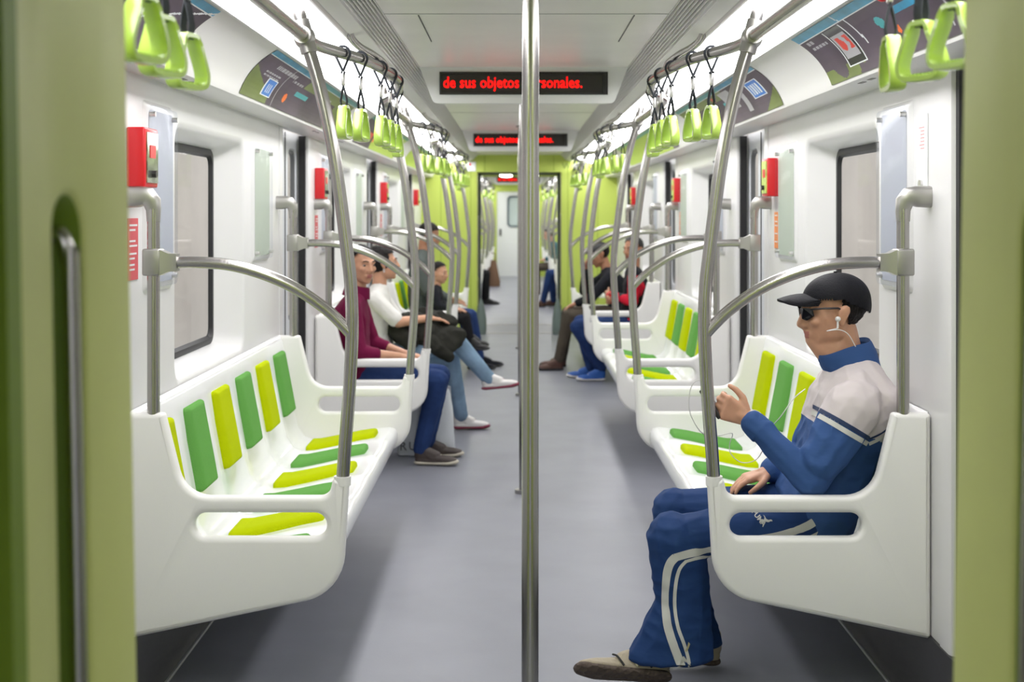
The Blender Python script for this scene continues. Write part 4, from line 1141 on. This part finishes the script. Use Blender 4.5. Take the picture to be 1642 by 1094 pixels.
# trouser stripes
bb=P1['botbv']; bo=P1['bot']
stripe(bb,[(1094,1072),(1082,1040),(1071,1005),(1067,970),(1068,930),(1074,905),(1084,893)],.027,'side_stripe',STRP,bo)
stripe(bb,[(1107,1072),(1099,1040),(1087,1005),(1082,970),(1084,935),(1090,912),(1100,900)],.011,'side_stripe',STRP,bo)
stripe(bb,[(1082,894),(1105,888),(1140,881),(1200,867),(1255,857),(1290,846),(1318,829)],.026,'side_stripe',STRP,bo)
stripe(bb,[(1098,901),(1115,896),(1142,891),(1200,880),(1255,871),(1300,860),(1338,839)],.010,'side_stripe',STRP,bo)
def decal(bv,arr,cx,cy,sc,ang,name,m,parent):
    vs,fs=arr; out=[]; ca,sa=math.cos(ang),math.sin(ang)
    for v in vs:
        X=v.x*sc; Y=v.y*sc; out.append(px_on(bv,cx+X*ca+Y*sa,cy+X*sa-Y*ca,.0025+ (0.0 if v.z<=0 else .0006))[0])
    return MB().add(out,fs).build(name,m,parent,fix=False,smooth=False)
def flat_text(t):
    cu=bpy.data.curves.new('t','FONT'); cu.body=t; cu.size=1; cu.offset=.03; cu.resolution_u=2; return curve_arrays(cu)
decal(bb,flat_text('PUMA'),1205,822,11,math.radians(52),'logo_text',STRP,bo)
cat=[(0,0),(.5,.25),(1.1,.2),(1.5,.5),(1.75,.45),(1.7,.7),(1.45,.8),(1.0,.62),(.6,.75),(.3,1.1),(.0,1.3),(.25,.9),(.2,.5),(-.25,.25),(-.5,-.05)]
decal(bb,([V((a,b,0)) for a,b in cat],[tuple(range(len(cat)))]),1222,838,9,math.radians(10),'logo_cat',STRP,bo)
decal(bb,([V((a,b,0)) for a,b in ((0,0),(.5,.8),(.9,1.9),(.5,2.4),(.2,1.2),(-.3,.4))],[(0,1,2,3,4,5)]),1100,1046,7,0,'logo_patch',mat('patch_gold',(.45,.40,.22),.5),bo)
# shoe details: straps on the near shoe
so,SM,SH=P1['shoeL']
for i,y in enumerate((.10,.145,.19)):
    MB().tube([SH+SM@V((-.043,y-.02,.022)),SH+SM@V((-.040,y,.052)),SH+SM@V((-.022,y+.012,.078-.13*(y-.10)))],.0035,8,sm=4).build('strap',LACEK if i!=1 else mat('trim_sand',(.45,.42,.28),.7),so)
# phone in his hand
pw=P1['j']['wrL']
ph=empty('phone',pw+V((-.115,.045,.045)))
tag(ph,'small dark phone held up in the left hand of the man in the cap','phone')
mb=MB(); mb.box((-.032,-.006,-.055),(.032,.006,.055),0,.005)
R_=Matrix.Rotation(math.radians(70),4,'Z')@Matrix.Rotation(math.radians(-35),4,'X')
mb.v=[wloc(ph)+(R_@v) for v in mb.v]; mb.build('phone_body',BLACK,ph)
mb=MB().box((-.028,-.0075,-.045),(.028,-.006,.048)); mb.v=[wloc(ph)+(R_@v) for v in mb.v]; mb.build('screen',mat('phone_screen',(.05,.06,.08),.1),ph,smooth=False)
# earphones
ear=hl(-.084,.004,-.012)
EW=mat('earphone_white',(.75,.74,.72),.35)
ep=empty('earphones',ear); tag(ep,'thin white earphones with cable from his ear over the seat to the phone','earphones')
b=bmesh.new(); bmesh.ops.create_uvsphere(b,u_segments=14,v_segments=8,radius=.009)
mb=MB().addbm(b,0,Matrix.Translation(ear)); mb.tube([ear,ear+V((-.002,-.004,-.03))],.0035,8); mb.build('earbud',EW,ep)
def at(x,y,D): d=pxdir(x,y); return CAMP+d*(D/d.y)
MB().tube([ear+V((-.002,-.004,-.03)),at(1326,531,4.25),at(1345,529,4.26),at(1360,536,4.27),at(1372,556,4.28)],.0016,6,sm=6).build('cable',EW,ep)
MB().tube([at(1291,624,4.20),at(1272,640,4.17),at(1252,668,4.18),at(1237,685,4.23),at(1232,700,4.3),at(1215,735,4.45),at(1190,742,4.5),at(1172,728,4.5),at(1170,712,4.5),at(1174,695,4.45),at(1150,699,4.4),at(1125,694,4.3),at(1106,660,4.28),at(1107,625,4.28),at(1120,610,4.27),at(1142,622,4.24)],.0016,6,sm=6).build('cable',EW,ep)

# ---------------------------------------------------------------- left bench 2
MAR=mat('shirt_maroon',(.15,.006,.045),.75,bump=.3,bscale=20); JEAN=mat('jeans_blue',(.018,.040,.13),.8,bump=.3,bscale=30,var=.15,vscale=9)
JEANL=mat('jeans_light',(.20,.30,.42),.8,bump=.3,bscale=30,var=.2,vscale=7); WHT=mat('top_white',(.72,.71,.68),.8,bump=.3,bscale=25)
SHB=mat('shoe_brown',(.055,.04,.036),.55,bump=.2,bscale=60); SOLW=mat('sole_cream',(.5,.46,.38),.6); SHW=mat('sneaker_white',(.68,.66,.65),.5); MARN=mat('sneaker_burgundy',(.2,.02,.05),.5)
P2=person('seated man in maroon shirt and blue jeans on the left, face turned to the camera',-1,1.02,8.13,
  dict(head=(.03,-.02,1.22),neck=(-.01,0,1.04),chest=(-.05,0,.88),elR=(.03,-.23,.70),wrR=(.27,-.12,.665),knR=(.50,-.12,.52),knL=(.50,.12,.52),anR=(.40,-.10,.10),anL=(.42,.13,.10)),
  top=MAR,bottom=JEAN,sleeve=.72,vox=.0065,head_dir=(.62,-.78,-.03),shoes=(SHB,SOLW),collar=MAR,headk=1.)
j=P2['j']
for k in range(6): 
    pass
jk=mat('jacket_olive_black',(.022,.022,.018),.75,bump=.5,bscale=18,var=.4,vscale=6)
bun=[q for q in ()]
def bun_hair(q):
    if q.y>.03 and q.z<.07: return False
    if q.y>-.01 and q.z<-.03: return False
    return q.z>-.075
P3=person('seated woman in white top and light jeans, legs crossed, beside the man in maroon',-1,.98,9.1,
  dict(head=(.02,0,1.19),neck=(-.01,0,1.04),chest=(-.03,0,.87),shR=(-.02,-.16,.95),shL=(-.02,.16,.95),elR=(.14,-.20,.80),wrR=(.34,-.08,.82),elL=(.12,.2,.75),wrL=(.33,.08,.76),
   knR=(.52,.0,.66),anR=(.76,.08,.37),knL=(.48,.12,.52),anL=(.55,.22,.10)),
  top=WHT,bottom=JEANL,sleeve=.42,vox=.0065,head_dir=(.93,.25,.10),hair_fn=bun_hair,haircfg=dict(r=(.09,.112,.098),c=(0,-.024,.034)),k=.96,
  shoes=(SHW,MARN,dict(R=((.70,.07,.30),(1,.0,.10),(-.1,0,1)),L=((.49,.22,.004),(1,.1,0),(0,0,1))),MARN),skin=SKIN)
MB().tube([P3['HC']+P3['M']@V((.08,-.015,-.03)),P3['HC']+P3['M']@V((.082,-.015,-.055))],.006,8).build('earring',CLIP,P3['root'])
# dark jacket bundled on her lap
pc=[]; c0=lambda a,b,z: P3['P']((a,b,z))
pc=[[(c0(.14,-.02,.72),.085),(c0(.36,-.08,.70),.075),(c0(.28,.08,.74),.08)],[(c0(.18,-.10,.80),.06),(c0(.36,-.04,.80),.05)],
    [(c0(.34,-.08,.70),.07),(c0(.53,-.05,.70),.06),(c0(.50,-.10,.62),.045)],[(c0(.36,-.14,.66),.05),(c0(.48,-.13,.56),.035)],[(c0(.12,-.10,.74),.06),(c0(.22,-.15,.66),.05)],[(c0(.30,0,.84),.05),(c0(.48,.02,.78),.045)]]
jo=empty('folded_jacket',c0(.3,0,.6)); tag(jo,'black jacket bundled on the lap of the woman in light jeans','jacket')
meshobj(remesh(pc,.0065,4,.016,9),'cloth_folds',jk,jo)
# shopping bag
BAGM=mat('bag_plastic',(.66,.69,.73),.35,bump=.6,bscale=9)
bg=empty('shopping_bag',(-.62,8.33,0)); tag(bg,'white plastic shopping bag with letters RU on the floor behind the maroon shirted man','bag')
rings=[]
for z,wd,dp in ((.004,.17,.045),(.02,.18,.055),(.15,.178,.06),(.30,.165,.045),(.40,.155,.02),(.435,.15,.012)):
    rings.append([(-.61+wd*math.copysign(abs(math.cos(q))**.6,math.cos(q))+.006*math.sin(7*q+z*30),8.34+dp*math.copysign(abs(math.sin(q))**.8,math.sin(q))+.008*math.sin(5*q+z*22),z+.008*math.sin(3*q)*(z>.3)) for q in [2*math.pi*i/40 for i in range(40)]])
mb=MB(); loft(mb,rings,capend=True); mb.add(rings[0],[tuple(range(40))]); mb.build('bag_body',BAGM,bg)
tv,tf=text_arrays('RU',.075,.0005,.0012,1.3); MB().add([(-.775+p.x,8.272-p.z,.045+p.y) for p in tv],tf).build('bag_text',mat('print_grey',(.12,.12,.13),.5),bg,smooth=False)
for dx in (-.05,.05): MB().tube([(-.61+dx-.03,8.34,.42),(-.61+dx-.025,8.34,.47),(-.61+dx+.025,8.34,.47),(-.61+dx+.03,8.34,.42)],.004,8,sm=4).build('bag_handle',BAGM,bg)
# ---------------------------------------------------------------- left bench 3
GRJ=mat('jacket_grey',(.095,.11,.105),.8,bump=.3,bscale=20); BLJ=mat('jacket_black',(.012,.013,.018),.7,bump=.4,bscale=20); TRB=mat('trousers_black',(.012,.012,.014),.8)
P4=person('tall man in grey jacket seated on the third left bench beside the child',-1,.96,12.98,
  dict(head=(.06,0,1.31),neck=(.0,0,1.16),chest=(-.02,0,.95),waist=(-.04,0,.72),shL=(-.02,.19,1.05),shR=(-.02,-.19,1.05),elR=(.05,-.25,.78),elL=(.05,.25,.78),wrR=(.27,-.14,.70),knR=(.42,-.10,.53),anR=(.48,-.08,.1),anL=(.55,.1,.1)),
  top=GRJ,bottom=JEAN,vox=.009,k=1.06,head_dir=(.9,-.1,-.35),shoes=(BLJ,DARK),headk=1.06,skin=SKIN2)
P5=person('small child in black jacket sitting at the aisle side of the third left bench',-1,.83,12.55,
  dict(pelvis=(0,0,.53),waist=(-.01,0,.62),chest=(.01,0,.74),neck=(.035,0,.84),head=(.055,0,.965),shL=(.01,.125,.80),shR=(.01,-.125,.80),elL=(.06,.16,.66),elR=(.06,-.16,.66),wrL=(.21,.08,.62),wrR=(.21,-.08,.62),
   hipL=(0,.06,.52),hipR=(0,-.06,.52),knL=(.30,.08,.545),knR=(.30,-.08,.54),anL=(.35,.08,.32),anR=(.36,-.07,.30)),
  top=BLJ,bottom=TRB,vox=.007,k=.72,headk=.86,head_dir=(.9,-.42,-.08),shoes=(DARK,DARK,dict(L=((.32,.08,.25),(1,.05,0),(0,0,1)),R=((.33,-.07,.23),(1,-.05,0),(0,0,1)))))
# ---------------------------------------------------------------- right bench 3
REDC=mat('sleeve_red',(.55,.012,.035),.75,bump=.3,bscale=20); OLV=mat('trousers_olive',(.075,.062,.048),.85,bump=.4,bscale=16,var=.2); BRN=mat('boot_brown',(.08,.035,.025),.6); BLU=mat('shoe_blue',(.02,.10,.40),.6)
P6=person('man in black vest with bright red sleeves, arms folded, on the third right bench',1,1.02,12.12,
  dict(head=(-.02,0,1.20),neck=(-.03,0,1.03),chest=(-.05,0,.87),elL=(.0,.23,.74),wrL=(.20,.02,.78),elR=(.0,-.23,.74),wrR=(.2,.0,.74),knL=(.50,.14,.50),knR=(.46,-.1,.52),anL=(.28,.10,.12),anR=(.36,-.1,.1)),
  top=[BLJ,REDC],topfn=lambda c: 1 if (c.y<11.945 or c.y>12.295 or (c.x<.90 and .66<c.z<.86)) and c.z<.97 else 0,bottom=JEAN,vox=.008,head_dir=(-.70,-.70,-.03),hairm=HAIRG,shoes=(BLU,SHW),skin=SKIN2,wr=.005,
  hands=dict(L=dict(d=(.3,-1,0),n=(-1,0,0),curl=.6),R=dict(d=(.3,1,0),n=(-1,0,0),curl=.6)))
P7=person('man in dark flat cap and black jacket, hand at chin, on the third right bench',1,.98,12.95,
  dict(head=(.20,.0,1.125),neck=(.12,0,.98),chest=(.06,0,.84),waist=(-.0,0,.68),shL=(.10,.175,.92),shR=(.10,-.175,.92),elL=(.30,.20,.70),wrL=(.42,.13,.66),elR=(.34,-.14,.76),wrR=(.33,-.04,.98),knL=(.50,.14,.54),knR=(.50,-.12,.54),anL=(.60,.14,.11),anR=(.56,-.12,.1)),
  top=BLJ,bottom=OLV,vox=.008,head_dir=(-.9,-.15,-.30),shoes=(BRN,DARK),skin=SKIN2,
  hands=dict(R=dict(d=(-.05,.25,1),n=(-1,.2,0),curl=.8),L=dict(d=(1,0,-.4),n=(-.3,0,-1),curl=.3)))
b=bmesh.new(); bmesh.ops.create_icosphere(b,subdivisions=4,radius=1)
for v in b.verts: v.co=V((v.co.x*.094,.010+v.co.y*.122,.062+v.co.z*(.06 if v.co.z>0 else .03)))
MB().addbm(b,0,Matrix.Translation(P7['HC'])@P7['M'].to_4x4()).build('flat_cap',mat('cap_charcoal',(.03,.03,.032),.8),P7['root'])
# ---------------------------------------------------------------- next car
P8=person('distant person in dark clothes seated on the left beyond the gangway doorway',-1,1.0,22.0,{'anR':(.46,-.1,.1),'anL':(.42,.1,.1)},top=GRJ,bottom=TRB,vox=.014,shoes=(DARK,DARK),head_dir=(1,0,-.1))
P9=person('distant person in blue jeans seated on the right beyond the gangway doorway',1,1.0,21.4,{'knL':(.50,.1,.55),'anL':(.60,.1,.1)},top=BLJ,bottom=JEAN,vox=.014,shoes=(BRN,DARK),head_dir=(-1,0,-.1),skin=SKIN2)
TEAL=mat('jacket_teal',(.01,.10,.13),.8)
P10=person('tiny person in teal jacket leaning into the aisle on the right in the next car',1,.80,24.7,dict(head=(.22,0,1.12),neck=(.15,0,.98),chest=(.1,0,.84),shL=(.12,.17,.9),shR=(.12,-.17,.9)),top=TEAL,bottom=OLV,vox=.014,shoes=(BRN,DARK),head_dir=(-1,0,-.3))
TBR=mat('bag_brown',(.16,.09,.05),.8,bump=.3,bscale=20)
bg=empty('tote_bag',(-.53,27.2,0)); tag(bg,'tiny tall brown bag on the floor far down the aisle on the left','bag')
mb=MB(); loft(mb,[[(x+(-.53),27.2+y,z) for x,y in [(w_*math.cos(q),.8*w_*math.sin(q)) for q in [2*math.pi*i/20 for i in range(20)]]] for z,w_ in ((.004,.15),(.1,.16),(.35,.11),(.55,.07))],capend=True); mb.build('bag_body',TBR,bg)
mb=MB().tube([(-.59,27.2,.54),(-.57,27.2,.68),(-.49,27.2,.68),(-.47,27.2,.54)],.01,8,sm=3); mb.build('bag_handle',TBR,bg)


for m_ in (MAR,JEAN,JEANL,WHT,jk,GRJ,BLJ,TRB,REDC,OLV,TEAL,CAPM,HAIRM,HAIRG): m_.node_tree.nodes['Principled BSDF'].inputs['Specular IOR Level'].default_value=.15
